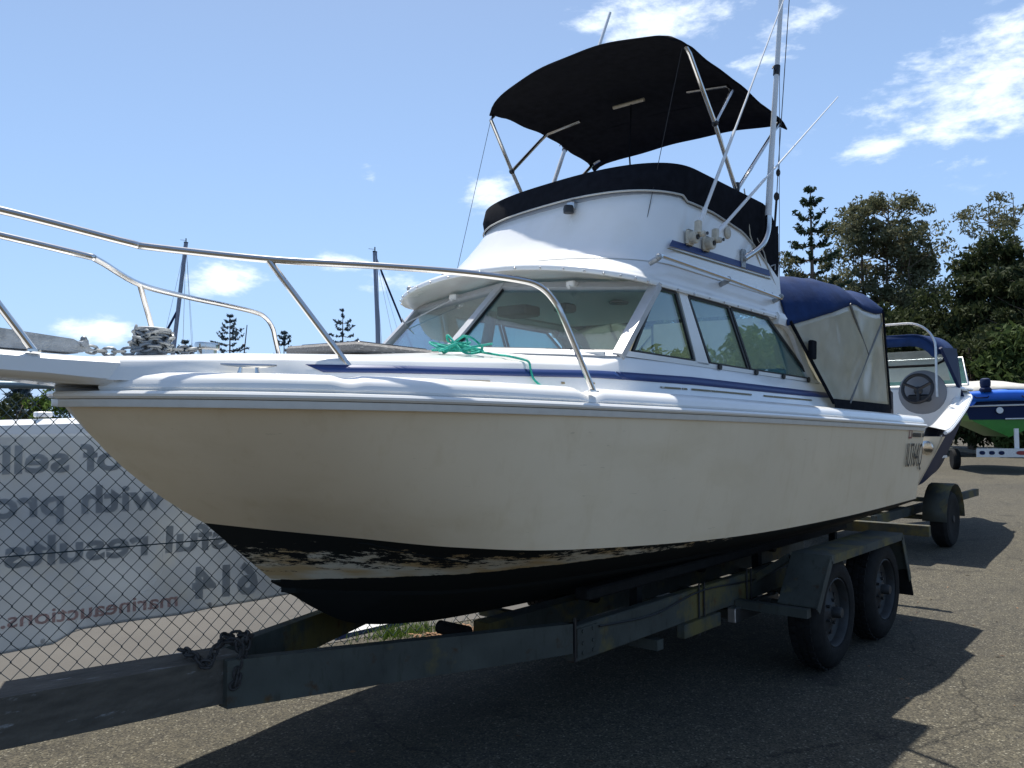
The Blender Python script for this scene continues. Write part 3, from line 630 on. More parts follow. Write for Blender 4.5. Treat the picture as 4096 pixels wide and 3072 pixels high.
# windscreen
def wpt(t, side, up_):  # t 0 centre..1 corner
    b = Vector((2.957, 0, 1.858)).lerp(Vector((3.16, .895, 1.822)), t); a = Vector((3.335, 0, 2.235)).lerp(Vector((3.515, .862, 2.19)), t)
    p = b.lerp(a, up_); p.y *= side; return p
for s_ in (-1, 1):
    Q = [wpt(.02, s_, .03), wpt(.985, s_, .03), wpt(.985, s_, .985), wpt(.02, s_, .985)]
    nrm = (Q[1]-Q[0]).cross(Q[3]-Q[0]).normalized(); nrm = nrm if nrm.x > 0 else -nrm
    mb = MB(); mb.prism(Q, nrm*.006); p = mb.build('windscreen_pane', M['glass'], boat, smooth=False)
    fb = MB()
    for i in range(4):
        fb.beam(Q[i]-nrm*.002, Q[(i+1) % 4]-nrm*.002, .018, .014, nrm)
    fb.build('windscreen_seal', M['blkp'], p, smooth=False)
    fb = MB(); fb.beam(wpt(1.0, s_, -.02), wpt(1.0, s_, 1.02), .050, .040, nrm); fb.build('corner_post', M['alup'], boat, smooth=False)
    fb = MB(); fb.beam(wpt(.0, s_, -.01), wpt(1, s_, -.01), .035, .030, nrm); fb.build('windscreen_sill', M['alup'], boat, smooth=False)
    fb = MB(); fb.beam(wpt(.0, s_, 1.0)+Vector((0, 0, .0)), wpt(1, s_, 1.0), .045, .035, nrm); fb.build('windscreen_header', M['alup'], boat, smooth=False)
fb = MB(); fb.beam(wpt(0, 1, -.02), wpt(0, 1, 1.02), .046, .040, (-1, 0, 1)); fb.build('centre_post', M['alup'], boat, smooth=False)
# wiper motors and arms under the brow
for s_, arm in ((-1, False), (1, True)):
    p = wpt(.50, s_, 1.03)+Vector((-.03, 0, .0))
    mb = MB(); mb.box(p, (.05, .055, .035), bev=.006); mb.tube([p, p+Vector((-.03, 0, -.02))], .009, 8); wmo = mb.build('wiper_motor', M['gel'], boat)
    if arm:
        a = p+Vector((-.03, 0, -.02)); b = wpt(.95, s_, .72)+Vector((-.03, 0, 0)); mb = MB(); mb.tube([a, b], .004, 6); mb.tube([b+Vector((-.03, .0, .03)), b+Vector((.04, .0, -.04))], .004, 6); mb.build('wiper_arm', M['alup'], wmo)
# interior: dash, console, seats, rear frames
mb = MB(); mb.prism([(3.12, -.84, 1.835), (3.02, 0, 1.84), (3.12, .84, 1.835), (3.62, .84, 1.80), (3.62, -.84, 1.80)], (0, 0, -.02)); mb.build('dashboard', M['dash'], boat, smooth=False)
mb = MB(); mb.box((3.66, .1, 1.55), (.04, 1.6, .5)); mb.build('console_bulkhead', M['cream'], boat, smooth=False)
mb = MB(); mb.box((5.2, -.5, 1.68), (.05, .62, .45), bev=.01); mb.build('aft_bulkhead', M['gel'], boat)
mb = MB(); mb.box((5.2, .62, 1.70), (.05, .40, .5), bev=.01); mb.build('aft_bulkhead', M['gel'], boat)
mb = MB(); mb.box((4.35, .45, 1.72), (.10, .45, .42), bev=.03); mb.box((4.22, .45, 1.55), (.40, .45, .12), bev=.03); mb.build('helm_seat', M['cream'], boat)
mb = MB(); mb.box((4.25, 0, 1.25), (2.3, 1.7, .02)); mb.build('cabin_floor', M['cream'], boat, smooth=False)
mb = MB(); mb.box((3.62, .12, 2.145), (.14, .22, .06), bev=.008); mb.build('overhead_radio', M['blkp'], boat); mb = MB(); mb.box((3.75, -.12, 2.165), (.10, .10, .05), bev=.01); mb.build('compass_box', M['blkp'], boat); mb = MB(); mb.lathe([(.055, 0), (.06, .012), (.03, .02)], (4.1, -.25, 2.225), 'Z', 20); mb.build('ceiling_vent', M['blkp'], boat)
for pa, pb, pr_ in (((5.0, -.25, 1.4), (5.0, -.25, 2.2), .018), ((5.0, .3, 1.4), (5.0, .3, 2.2), .018), ((3.78, .55, 1.82), (3.86, .55, 2.2), .035)): mb = MB(); mb.tube([pa, pb], pr_, 8); mb.build('cabin_post', M['dash'], boat)

# flybridge canvas band
def cv_zb(x): return interp(x, [3.5, 3.86, 3.95, 4.02, 4.3, 4.6, 4.75, 4.88, 4.97, 5.06], [2.762, 2.745, 2.728, 2.700, 2.698, 2.660, 2.60, 2.52, 2.42, 2.34])
def cv_zt(x): return interp(x, [3.5, 3.9, 4.75, 4.88, 4.96, 5.01], [2.905, 2.912, 2.905, 2.87, 2.80, 2.74])
rb = ring(3.648, .50, .830, 5.01, 2.725, 2.8, crown=.02, k=24, ka=18); rtp = ring(3.716, .385, .835, 5.01, 2.89, 2.8, crown=.012, k=24, ka=18); rti = ring(3.76, .385, .795, 5.01, 2.89, 2.8, crown=.012, k=24, ka=18)
rbo, rmi, rto, rin, rlo = [], [], [], [], []
for i, (a, b, c) in enumerate(zip(rb, rtp, rti)):
    a = a.copy(); b = b.copy(); c = c.copy()
    wv = .004*math.sin(i*1.7)
    a.z = min(a.z, cv_zb(a.x)) if a.x > 4.0 else a.z; b.z = min(b.z, cv_zt(b.x)+.004); c.z = b.z-.002
    rbo.append(a); rmi.append(a.lerp(b, .5)+Vector((-.012, -.012*(1 if a.y < -.01 else 0), wv))); rto.append(b); rin.append(c); rlo.append(Vector((c.x+.01, c.y, c.z-.12)))
V, Fc = grid([full(rbo, .19), full(rmi, .172), full(rto, .155), full(rin, .155), full(rlo, .155)]); cvo = mk('flybridge_canvas', V, Fc, M['black'], boat, ang=50)
# rear drop of the canvas round the aft end
rows = []
for t in (0, .25, .5, .75, 1):
    y = lerp(.818, -.818, t); rows.append([Vector((5.015+.02*math.sin(t*3.14), y, z)) for z in (2.74, 2.6, 2.45, 2.32)])
V, Fc = grid(rows); solid(mk('aft_canvas_flap', V, Fc, M['black'], boat), .006)
# side flap that widens toward the aft corner
for s_ in (-1, 1):
    mb = MB(); mb.prism([Vector((x, s_*.828, z)) for x, z in ((4.70, 2.70), (4.82, 2.57), (4.90, 2.46), (4.985, 2.34), (5.02, 2.34), (5.02, 2.80))], (0, s_*-.008, 0)); mb.build('canvas_corner', M['black'], boat, smooth=False)
    mb = MB(); mb.tube([(4.70, s_*.834, 2.66), (4.80, s_*.834, 2.59), (4.88, s_*.834, 2.48), (4.98, s_*.834, 2.34)], .005, 5); mb.build('canvas_piping', M['pipe'], boat)
mb = MB(); mb.tube([p + Vector((-.006, 0 if abs(p.y) < .5 else math.copysign(.006, p.y), -.001)) for p in full(rbo, .19)], .0055, 6); mb.build('canvas_piping', M['pipe'], boat)
# grey underside shelf below the canvas at the front
V, Fc = grid([full([p+Vector((.004, .004, -.004)) for p in rbo[:26]], .19), full([p for p in ring(3.672, .485, .812, 4.25, 2.70, 2.8, k=24, ka=1)], .19)]); solid(mk('coaming_lip', V, Fc, mat('grey_lip', (.22, .24, .27), .6), boat), .004)
# nav light
mb = MB(); mb.box((3.605, -.27, 2.700), (.07, .05, .05), bev=.01); mb.build('navigation_light', M['alu'], boat); mb = MB(); mb.lathe([(.028, 0), (.03, .02), (.026, .04)], (3.565, -.27, 2.655), 'Z', 14); mb.build('light_lens', M['blkp'], boat)
for s_ in (-1, 1):
    for k in range(9): mb = MB(); mb.sphere((3.98+.115*k, s_*.8475, 2.352), .0045, 6); mb.build('screw_cap', M['steel'], fly)
mb = MB(); mb.tube([p + Vector((-.002, 0, 0)) for p in full(rr(3.389, .36, .852, 2.326, 2.8, .045), 0)], .0028, 5); mb.build('sealant_bead', M['flange'], fly)
mb = MB(); mb.lathe([(.035, 0), (.035, -.006), (.028, -.010)], (4.32, -.833, 2.62), 'Y', 16); mb.build('vent_cap', M['aged'], fly)
mb = MB(); mb.box((4.90, -.822, 2.50), (.02, .02, .05), bev=.003); mb.tube([(4.90, -.83, 2.52), (4.93, -.85, 2.535), (4.93, -.85, 2.50)], .005, 6); mb.build('line_hook', M['galv'], fly)
# fly side stripe
for s_ in (-1, 1):
    def flyy(z): return .847 - (z-2.325)*.075
    def fs(name, a, m, z0, z1, x0, x1, s0=.03, s1=.015):
        P = [(x0, z1), (x1, z1+.03), (x1+s1, z0+.03), (x0-s0, z0)]
        Q = [Vector((x, s_*(flyy(z)+.004), z)) for x, z in P]; mb = MB(); mb.prism(Q, (0, s_*.002, 0)); mb.build(name, m, boat, smooth=False)
    fs('blue_stripe', 0, M['blue'], 2.424, 2.460, 3.70, 4.865)
    fs('grey_stripe', 0, M['gold'], 2.404, 2.412, 3.665, 4.87)
# handrails on cabin roof sides
for s_ in (-1, 1):
    mb = MB(); mb.tube([(3.50, s_*.905, 2.335), (4.2, s_*.91, 2.325), (4.90, s_*.905, 2.312)], .011, 8); h = mb.build('grab_rail', M['steel'], boat)
    for x in (3.47, 4.2, 4.90):
        mb = MB(); mb.tube([(x, s_*.855, 2.30), (x, s_*.90, 2.318)], .015, 8); mb.sphere((x, s_*.905, 2.326), .017, 8); mb.build('rail_bracket', M['galv'], h)

# bimini
def canopy_z(x, y): return 3.60 + (.065 if x > 4.5 else .025+.04*(x-3.74)/.76)*(1-(y/.78)**2) - .02*((x-4.5)/.75)**2 + .005*math.sin(9*x+4*y) + .003*math.sin(21*x-13*y)
xs_ = [3.74+.05*i for i in range(31)]; ys_ = [-.78+.052*i for i in range(31)]
rows = []
for x in xs_:
    e = .10*max(0, (3.86-x)/.12)**2 + .10*max(0, (x-5.12)/.12)**2; r = []
    hy = .785 - .02*max(0, (3.9-x)/.16)**2 - .025*abs(math.sin((x-3.74)*math.pi/1.5))
    for y in ys_:
        yy = y/.78*hy; r.append(Vector((x + (.05*(1-(y/.78)**2)*(x-4.5)/.75 if x > 4.5 else 0), yy, canopy_z(x, y)-e*(.5 if x > 4.5 else .08) + (.036 if x < 4.5 else .036*max(0, (4.9-x)/.4)) - .035*max(0, (abs(y)-.68)/.1)**2)))
    rows.append([Vector((p.x + .13*p.y*max(0, min(1, (5.1-x)/1.3)) + .168*(abs(p.y)/.774)**2.5*max(0, (4.1-x)/.36) , p.y, p.z)) for p in r])
V, Fc = grid(rows); bim = mk('sun_canopy', V, Fc, M['black'], boat, ang=60); solid(bim, .008)
def ptz(x, y): return canopy_z(x, y)-.025
bimf = []
for s_ in (-1, 1):
    y = .775*s_
    B0 = (4.54, y, 2.92); J = (4.26, y, 3.25)
    mb = MB(); mb.tube([B0, J, (4.02, .765*s_, 3.54), (4.04, .755*s_, 3.575)] if s_ > 0 else [B0, J, (3.97, .768*s_, 3.555), (3.95, .755*s_, 3.59)], .0125, 10); mb.build('canopy_frame', M['steel'], bim)
    mb = MB(); mb.tube([J, (4.52, .745*s_, 3.53), (4.55, .70*s_, ptz(4.55, .70)), (4.56, .42*s_, ptz(4.56, .42))], .012, 10); mb.build('canopy_frame', M['steel'], bim)
    mb = MB(); mb.tube([B0, (5.18, .755*s_, 3.53), (5.2, .70*s_, 3.56)], .0125, 10); mb.build('canopy_frame', M['steel'], bim)
    mb = MB(); mb.tube([(4.54, y, 2.90), (4.54, y, 2.97)], .02, 8); mb.sphere(J, .02, 8); mb.build('frame_joint', M['blkp'], bim)
mb = MB(); mb.tube([(4.56, -.10, ptz(4.56, 0)+.004), (4.56, .14, ptz(4.56, 0)+.004)], .012, 8); mb.build('canopy_frame', M['aged'], bim)
mb = MB(); mb.tube([(4.56, 0, ptz(4.56, 0)), (4.57, .01, 3.3), (4.60, 0, 3.0), (4.6, 0, 2.75)], .006, 6); mb.build('canopy_strap', M['black'], bim)
for s_ in (-1, 1):
    mb = MB(); mb.tube([(3.60, s_*.72, 2.42), (3.90, s_*.76, 3.56)] if s_ < 0 else [(3.706, .74, 2.40), (4.02, .77, 3.52)], .0022, 4); mb.build('guy_wire', M['dchain'], bim)
    mb = MB(); mb.tube([(3.59, s_*.72, 2.375), (3.60, s_*.72, 2.42)], .006, 6); mb.build('wire_eye', M['steel'], bim)
mb = MB(); mb.tube([(4.55, -.82, 2.93), (4.57, -.835, 2.78), (4.60, -.838, 2.66), (4.66, -.836, 2.60), (4.76, -.834, 2.50)], .004, 5); mb.build('lashing', M['aged'], bim)

# antennas on ratchet mounts
for (x, z), tip in zip(((3.86, 2.50), (4.04, 2.50)), ((4.93, -.93, 4.33), (5.69, -.95, 3.82))):
    a = empty('radio_antenna', None, None, None); a.parent = boat; del_ = a
    base = Vector((x, -.842, z)); tip = Vector(tip); d = (tip-(base+Vector((0, -.05, .03)))).normalized(); s0 = base+Vector((0, -.05, .03))
    mb = MB(); mb.tube([s0 + d*.05, s0 + d*.16], .014, 8); mb.tube([s0 + d*.16, s0+d*.75], [.010, .0085], 8); mb.tube([s0+d*.75, tip], [.006, .0035], 8); mb.build('antenna_whip', M['white'], a)
    mb = MB(); mb.box(base+Vector((0, -.010, 0)), (.07, .02, .085), bev=.008); mb.lathe([(.030, -.045), (.034, -.04), (.034, -.006), (.03, 0)], base+Vector((0, -.01, .0)), 'Y', 16)
    mb.lathe([(.013, -.085), (.016, -.08), (.016, -.035)], base+Vector((.03, 0, .02)), 'Y', 12); mb.box(s0+d*.03, (.03, .035, .07), bev=.006); mo = mb.build('ratchet_mount', M['aged'], a)
    mb = MB(); mb.lathe([(.014, -.062), (.014, -.056)], base, 'Y', 12); mb.lathe([(.009, -.1), (.009, -.094)], base+Vector((.03, -.0, .02)), 'Y', 10); mb.build('mount_knob', M['blkp'], mo)
# outriggers
def outr(s_, base, elbow, tops):
    a = empty('outrigger', None, None, None); a.parent = boat
    y = .842*s_
    mb = MB(); mb.tube(cr([base, (Vector(base)+Vector(elbow))/2+Vector((.02, s_*.02, -.01)), elbow, Vector(elbow)+(Vector(tops[0])-Vector(elbow))*.25], 16), .019, 12); mb.build('outrigger_arm', M['steel'], a)
    mb = MB(); mb.box((base[0], y+.004*s_, base[2]), (.05, .012, .11), bev=.003); mb.tube([Vector(base)+Vector((0, -.03*s_, 0)), Vector(base)+Vector((.005, .01*s_, .01))], .026, 10); mb.build('outrigger_bracket', M['galv'], a)
    e = Vector(elbow); t0 = Vector(tops[0]); t1 = Vector(tops[1])
    mb = MB(); mb.tube([e.lerp(t0, .2), e.lerp(t0, .6), t0, t1], [.020, .020, .017, .012], 12); mb.build('outrigger_pole', M['white'], a)
    m_ = t0.lerp(t1, .28); mb = MB(); mb.tube([m_, m_+(t1-m_).normalized()*.06], .021, 10); mb.tube([m_+Vector((-.02, 0, .02)), m_+Vector((-.05, 0, .04)), m_+Vector((-.06, 0, .02))], .004, 5); mb.build('pole_collar', M['blkp'], a)
outr(-1, (4.50, -.85, 2.50), (4.735, -.885, 2.70), ((4.80, -.875, 3.2), (4.96, -.89, 5.0)))
outr(1, (4.45, .85, 2.50), (4.60, .885, 2.68), ((4.75, .87, 3.1), (5.5, .85, 4.9)))
mb = MB(); mb.tube([(5.02, -.80, 2.74), (5.05, -.80, 2.98)], .008, 6); mb.sphere((5.05, -.80, 3.0), .018, 6, (1, 1, 1.6)); mb.sphere((5.07, -.8, 3.16), .014, 6, (1, 1, 1.8)); mb.tube([(5.05, -.80, 2.98), (5.07, -.80, 3.2), (5.16, -.85, 4.9)], .003, 4)
mb.tube([(4.90, -.86, 4.9), (5.0, -.84, 3.0), (5.05, -.83, 2.3)], .002, 4); mb.build('outrigger_halyard', M['dchain'], boat)

# seams sewn across the sun canopy
for xq in (4.12, 4.86):
    mb = MB(); mb.tube([(xq + .13*y*max(0, min(1, (5.1-xq)/1.3)), y, canopy_z(xq, y) + (.036 if xq < 4.5 else .036*max(0, (4.9-xq)/.4)) - .004 - .035*max(0, (abs(y)-.68)/.1)**2) for y in [-.74+.037*k for k in range(41)]], .005, 5); mb.build('canopy_seam', M['black'], bim)
# bow rails
def railpts(s_):
    return [(.28, 0, 2.12), (.30, .10*s_, 2.12), (.42, .17*s_, 2.118), (.85, .185*s_, 2.097), (1.22, .187*s_, 2.070), (1.30, .215*s_, 2.063), (1.584, .488*s_, 2.038), (1.90, .70*s_, 2.045), (2.176, .84*s_, 2.052), (2.40, .93*s_, 2.050), (2.49, .965*s_, 2.035), (2.555, .99*s_, 1.985), (2.60, 1.015*s_, 1.90), (2.723, 1.072*s_, 1.632)]
def smoothpts(P, n=90): return cr(P, n)
rail = None
for s_ in (-1, 1):
    mb = MB(); mb.tube(smoothpts(railpts(s_)), .0125, 10)
    r_ = mb.build('bow_rail', M['steel'], boat)
    for top, foot in (((1.584, .488*s_, 2.038), (1.832, .70*s_, 1.632)), ((.62, .18*s_, 2.10), (.95, .205*s_, 1.675))):
        mb = MB(); mb.tube([top, foot], .0115, 10); mb.tube([Vector(foot)-Vector((0, 0, .004)), Vector(foot)+Vector((0, 0, .003))], .022, 12); mb.build('stanchion', M['steel'], r_)
    mb = MB(); f = (2.723, 1.072*s_, 1.630); mb.tube([f, Vector(f)+Vector((0, 0, .005))], .023, 12); mb.build('rail_foot', M['steel'], r_)
# cleats
def cleat(c, L, parent, axis=(1, 0, 0)):
    ax = Vector(axis); c = Vector(c)
    mb = MB(); pts = [c + ax*(L*t) + Vector((0, 0, .026 + .004*abs(2*t)**2)) for t in (-.5, -.35, -.15, .15, .35, .5)]
    mb.tube(pts, [.003, .006, .0075, .0075, .006, .003], 8)
    for t in (-.16, .16): mb.tube([c+ax*(L*t), c+ax*(L*t*.85)+Vector((0, 0, .024))], [.009, .005], 8)
    return mb.build('mooring_cleat', M['steel'], parent)
for s_ in (-1, 1):
    cleat((1.475, s_*.575, 1.630), .19, boat, Vector((.62, s_*.78, 0))); cleat((5.0, s_*.99, 1.612), .16, boat)
# foredeck hatch
def rot_z(a): return Matrix.Rotation(a, 3, 'Z')
mb = MB(); zc = 1.775
mb.box((2.41, 0, 1.795), (.50, .52, .045), bev=.012); ht = mb.build('deck_hatch', M['hatch'], boat); mb = MB(); mb.box((2.41, 0, 1.822), (.40, .42, .01), bev=.004); mb.build('hatch_lens', M['acryl'], ht)
# windlass
mb = MB(); mb.lathe([(.085, 0), (.085, .006), (.055, .012), (.045, .04), (.042, .045), (.042, .085), (.05, .09), (.062, .105), (.064, .112), (.05, .115), (.045, .104), (.01, .10)], (1.42, .0, 1.693), 'Z', 28); wl_ = mb.build('windlass_drum', M['galv'], boat)
mb = MB(); rows = []
for z, k in ((1.722, .8), (1.748, .8), (1.750, 1.0), (1.768, 1.05), (1.776, 1.0), (1.778, .6)):
    rows.append([Vector((1.66+.045*k*math.copysign(abs(math.cos(a))**.6, math.cos(a)), .04+.032*k*math.copysign(abs(math.sin(a))**.6, math.sin(a)), z)) for a in [2*math.pi*i/24 for i in range(24)]])
V, Fc = grid(rows, closed_rows=True); Fc += [tuple(range(24)), tuple(len(V)-24+k for k in range(24))]; mk('chain_pipe_cap', V, Fc, M['steel'], boat)

# registration & badge on the port quarter
M['decal'] = mat('black_decal', (.02, .02, .02), .5); M['rdecal'] = mat('red_decal', (.22, .05, .05), .5)
def hy(z, x): return interp(z, [1.0, 1.29, 1.578], [1.088, 1.117, 1.144])
ux = Vector((1, .022, 0)); z0, z1 = 1.262, 1.452; uy = Vector((0, -(hy(z1, 7)-hy(z0, 7)), z1-z0))
text('registration_number', 'IU764Q', .262, M['decal'], boat, (6.62, -(hy(z0, 7)+.020), z0), ux, uy, sx=.52, depth=.001, bold=-.002)
text('maker_badge', 'MARINER 24', .05, M['decal'], boat, (6.68, -(hy(1.43, 7)+.006), 1.433), ux, uy, sx=1.15, depth=.001, bold=.002) if False else None
mb = MB()
def deca(mb, x0, x1, za, zb_): mb.prism([(x0, -(hy(za, 7)+.014), za), (x1, -(hy(za, 7)+.014), za), (x1, -(hy(zb_, 7)+.014), zb_), (x0, -(hy(zb_, 7)+.014), zb_)], (0, .001, 0))
for k in range(8): deca(mb, 6.755+k*.027, 6.776+k*.027, 1.487, 1.518)
mb.build('maker_lettering', M['decal'], boat, smooth=False); mb = MB()
for k in range(2): deca(mb, 7.0+k*.026, 7.019+k*.026, 1.487, 1.518)
mb.build('maker_lettering', M['decal'], boat, smooth=False); mb = MB()
for a in ((6.66, 6.672, 1.475, 1.545), (6.72, 6.732, 1.475, 1.545), (6.672, 6.72, 1.475, 1.487), (6.672, 6.72, 1.533, 1.545)): deca(mb, *a)
mb.build('maker_emblem', M['rdecal'], boat, smooth=False)

# cockpit cover: navy top, clear side curtains
def ckt(x, y, s_=1): return 0
prof_top = [(4.98, 2.20), (5.03, 2.245), (5.25, 2.27), (5.5, 2.33), (5.75, 2.395), (5.86, 2.405), (5.98, 2.375), (6.12, 2.31), (6.27, 2.275)]
prof_ed = [(5.02, 2.175), (5.10, 2.175), (5.28, 2.205), (5.5, 2.265), (5.72, 2.335), (5.83, 2.365), (5.95, 2.335), (6.10, 2.285), (6.25, 2.255)]
prof_ed = [(5.0, 2.19), (5.2, 2.245), (5.45, 2.317), (5.79, 2.409), (5.926, 2.434), (6.094, 2.418), (6.33, 2.42), (6.51, 2.447)]
E_ = cr([(x, 0, z) for x, z in prof_ed], 51); rows = []
for i, p in enumerate(E_):
    top_ = interp(p.x, [5.0, 5.12, 5.48, 5.75, 5.88, 5.98, 6.07, 6.18, 6.36, 6.46, 6.51], [2.44, 2.47, 2.52, 2.548, 2.54, 2.515, 2.485, 2.525, 2.56, 2.545, 2.50]); hump = (top_-p.z)*1.15; r = []
    yw = 1.0 - .10*max(0, (5.5-p.x)/.5)
    for k in range(17):
        t = max(-1, min(1, math.copysign(1-(1-abs(-1+k/8))**1.7, -1+k/8))); y = yw*t
        sag = .016*math.sin(t*7+p.x*5)*(1-abs(t)) + .012*math.sin(p.x*23+t*2)*(1-abs(t)**2)
        r.append(Vector((p.x + .02*(1-t*t), y, p.z + hump*(1-abs(t)**14) + .012*(1-t*t) + sag)))
    r = [Vector((p.x, -yw-.006, p.z-.035))] + r + [Vector((p.x, yw+.006, p.z-.035))]
    rows.append(r)
V, Fc = grid(rows); ck = mk('cockpit_canopy', V, Fc, M['navy'], boat, ang=60); solid(ck, .005)
for s_ in (-1, 1):
    rows = []; bot = [(5.46, 1.695), (5.7, 1.69), (6.0, 1.685), (6.32, 1.68)]
    fr = [(5.06, 2.17), (5.16, 2.03), (5.28, 1.92), (5.46, 1.705)]
    n = 25
    for j in range(13):
        v = j/12; r = []
        for i in range(n):
            u = i/(n-1)
            tz_ = E_[0]; xt = lerp(5.03, 6.50, u); zt2 = interp(xt, [p.x for p in E_], [p.z for p in E_])-.012
            xb = lerp(5.43, 6.585, u); zb2 = 1.690
            x = lerp(xt, xb, v); z = lerp(zt2, zb2, v); y = 1.0 - .10*max(0, (5.5-xt)/.5)*(1-v) + .035*v + .006*math.sin(9*u+5*v)*math.sin(v*3.1)*math.sin(u*3.1)*2
            r.append(Vector((x, s_*y, z)))
        rows.append(r)
    V, Fc = grid(rows); vc = mk('side_curtain', V, Fc, M['vinyl'], boat); solid(vc, .002)
    for ii, rr_ in ((0, .011), (-1, .009)):
        mb = MB(); mb.tube([rows[j][ii]+Vector((0, s_*.005, 0)) for j in range(13)], rr_, 6); mb.build('curtain_edge', M['black'], vc)
    mb = MB(); P = rows[-1]; mb.prism([P[0]+Vector((0, s_*.006, .03)), P[-1]+Vector((0, s_*.006, .035)), P[-1]+Vector((0, s_*.01, -.03)), P[0]+Vector((0.01, s_*.01, -.03))], (0, -s_*.004, 0)); mb.build('curtain_skirt', M['black'], vc, smooth=False)
    mb = MB(); mb.tube([(5.80, s_*1.006, 2.39), (6.03, s_*1.018, 2.16), (6.13, s_*1.024, 2.06), (5.92, s_*1.03, 1.88), (5.72, s_*1.040, 1.70)], .008, 8); mb.build('canopy_hoop', M['hoop'], ck)
    mb = MB(); mb.tube([(6.13, s_*1.024, 2.06), (6.47, s_*1.008, 2.33)], .008, 8); mb.build('canopy_hoop', M['hoop'], ck)
    mb = MB(); mb.box((5.20, s_*.985, 2.02), (.075, .03, .12), bev=.006); mb.build('curtain_pocket', M['black'], vc)
# rear curtain
mb = MB(); mb.prism([(6.51, -1.0, 2.44), (6.51, 1.0, 2.44), (6.60, 1.03, 1.69), (6.60, -1.03, 1.69)], (.002, 0, 0)); mb.build('rear_curtain', M['vinyl'], boat, smooth=False)
# cockpit interior coaming & aft cockpit sole
mb = MB(); mb.box((6.3, -.88, 1.50), (1.5, .03, .22)); mb.box((6.3, .88, 1.50), (1.5, .03, .22)); mb.box((6.98, 0, 1.50), (.12, 1.9, .22), bev=.02); mb.build('cockpit_coaming', M['gel'], boat)
mb = MB(); mb.box((6.2, 0, 1.12), (1.7, 2.0, .02)); mb.build('cockpit_sole', M['gel'], boat, smooth=False)
mb = MB(); mb.box((6.75, -1.03, 1.622), (.06, .02, .012), bev=.004); mb.box((6.62, -1.03, 1.624), (.05, .03, .012), bev=.004); mb.tube([(6.80, -1.02, 1.625), (6.80, -1.02, 1.655), (6.84, -1.02, 1.655)], .012, 8); mb.build('deck_fitting', M['steel'], boat)

# ------------------------------------------------------------------ chain and rope on the foredeck
def linkmesh(L=.034, w=.021, r=.0042):
    pts = []
    for k in range(12):
        a = 2*math.pi*k/12; pts.append(Vector(((L/2-w/2)*math.copysign(1, math.cos(a))*(1 if abs(math.cos(a)) > .01 else 0) + w/2*math.cos(a), w/2*math.sin(a), 0)))
    mb = MB(); mb.tube(pts, r, 6, closed=True); return mb
def chain(root, pts, step, src_mat, L=.034, w=.021, r=.0042):
    o0 = linkmesh(L, w, r).build('chain_link', src_mat, root); first = True
    # resample
    P = [Vector(p) for p in pts]; out = []; acc = 0; cur = P[0]; out.append(cur.copy()); rem = step
    for a, b in zip(P, P[1:]):
        seg = (b-a).length; pos = 0
        while seg-pos >= rem: pos += rem; out.append(a.lerp(b, pos/seg)); rem = step
        rem -= seg-pos
    for i in range(len(out)-1):
        a, b = out[i], out[i+1]; d = (b-a).normalized(); ref = Vector((0, 0, 1)) if abs(d.z) < .95 else Vector((1, 0, 0)); s1 = d.cross(ref).normalized(); u1 = s1.cross(d)
        ang = (i % 2)*math.pi/2 + random.uniform(-.35, .35) + math.pi/4*0
        s2 = s1*math.cos(ang)+u1*math.sin(ang); u2 = d.cross(s2)
        mtx = Matrix(((d.x, s2.x, u2.x, 0), (d.y, s2.y, u2.y, 0), (d.z, s2.z, u2.z, 0), (0, 0, 0, 1))); mtx.translation = (a+b)/2
        if first: o0.matrix_basis = mtx; first = False
        else: inst(o0, root, mtx)
ac = empty('anchor_chain', None, 'grey galvanised anchor chain wound round the windlass on the bow deck', 'chain', mtx=BOATM.copy())
pts = [(1.10, -.01, 1.715), (1.17, 0, 1.712), (1.25, .01, 1.705), (1.33, -.02, 1.712)]
for k in range(0, 74):
    a = -math.pi*.75 + k*.33; rr = .060 + .012*math.sin(k*.9) - .006*(k/74); pts.append((1.42+rr*math.cos(a), rr*math.sin(a), 1.728+.072*k/74 + .005*math.sin(k*1.3)))
chain(ac, pts, .031, M['chain'], .042, .027, .0054)
root2 = ac
chain(ac, [(1.46, .03, 1.745), (1.52, .04, 1.738), (1.58, .04, 1.742), (1.64, .04, 1.752)], .031, M['chain'], .042, .027, .0054)
mb = MB(); mb.tube([(1.17, -.02, 1.70), (1.17, .0, 1.735)], .008, 8); mb.sphere((1.17, -.02, 1.74), .012, 8); mb.sphere((1.19, .015, 1.735), .011, 8); mb.build('shackle', M['chain'], ac)
rp = empty('green_rope', None, 'tangled teal green rope heaped by the hatch with its end over the cabin side', 'rope', mtx=BOATM.copy())
random.seed(11)
pts = []
cxr, cyr = 2.47, -.50
def dz(x, y):
    yt, zt = interp(x, tx, ty), interp(x, tx, tz); return zt + interp(x, cx, cc)*(1-(y/yt)**2)
for k in range(36):
    a = k*1.15 + random.uniform(-.4, .4); ra = random.uniform(.03, .135)
    x = cxr + ra*math.cos(a)*.75; y = cyr + ra*math.sin(a)*1.25 - .05; pts.append((x, y, dz(x, y)+.012+random.uniform(0, .045)+(.035 if k in (9, 22, 30) else 0)))
pts += [(2.50, -.60, dz(2.5, -.6)+.02), (2.54, -.72, dz(2.54, -.72)+.012), (2.50, -.80, dz(2.5, -.8)+.015), (2.53, -.85, dz(2.53, -.85)+.008), (2.545, -.878, 1.742), (2.55, -trunk_y(2.55, 1.71)-.010, 1.71), (2.56, -trunk_y(2.56, 1.67)-.010, 1.67), (2.62, -trunk_y(2.6, 1.64)-.015, 1.635), (2.72, -trunk_y(2.7, 1.63)-.03, 1.622)]
mb = MB(); mb.tube(cr(pts, len(pts)*7), .005, 6); mb.build('rope_strand', M['rope'], rp)

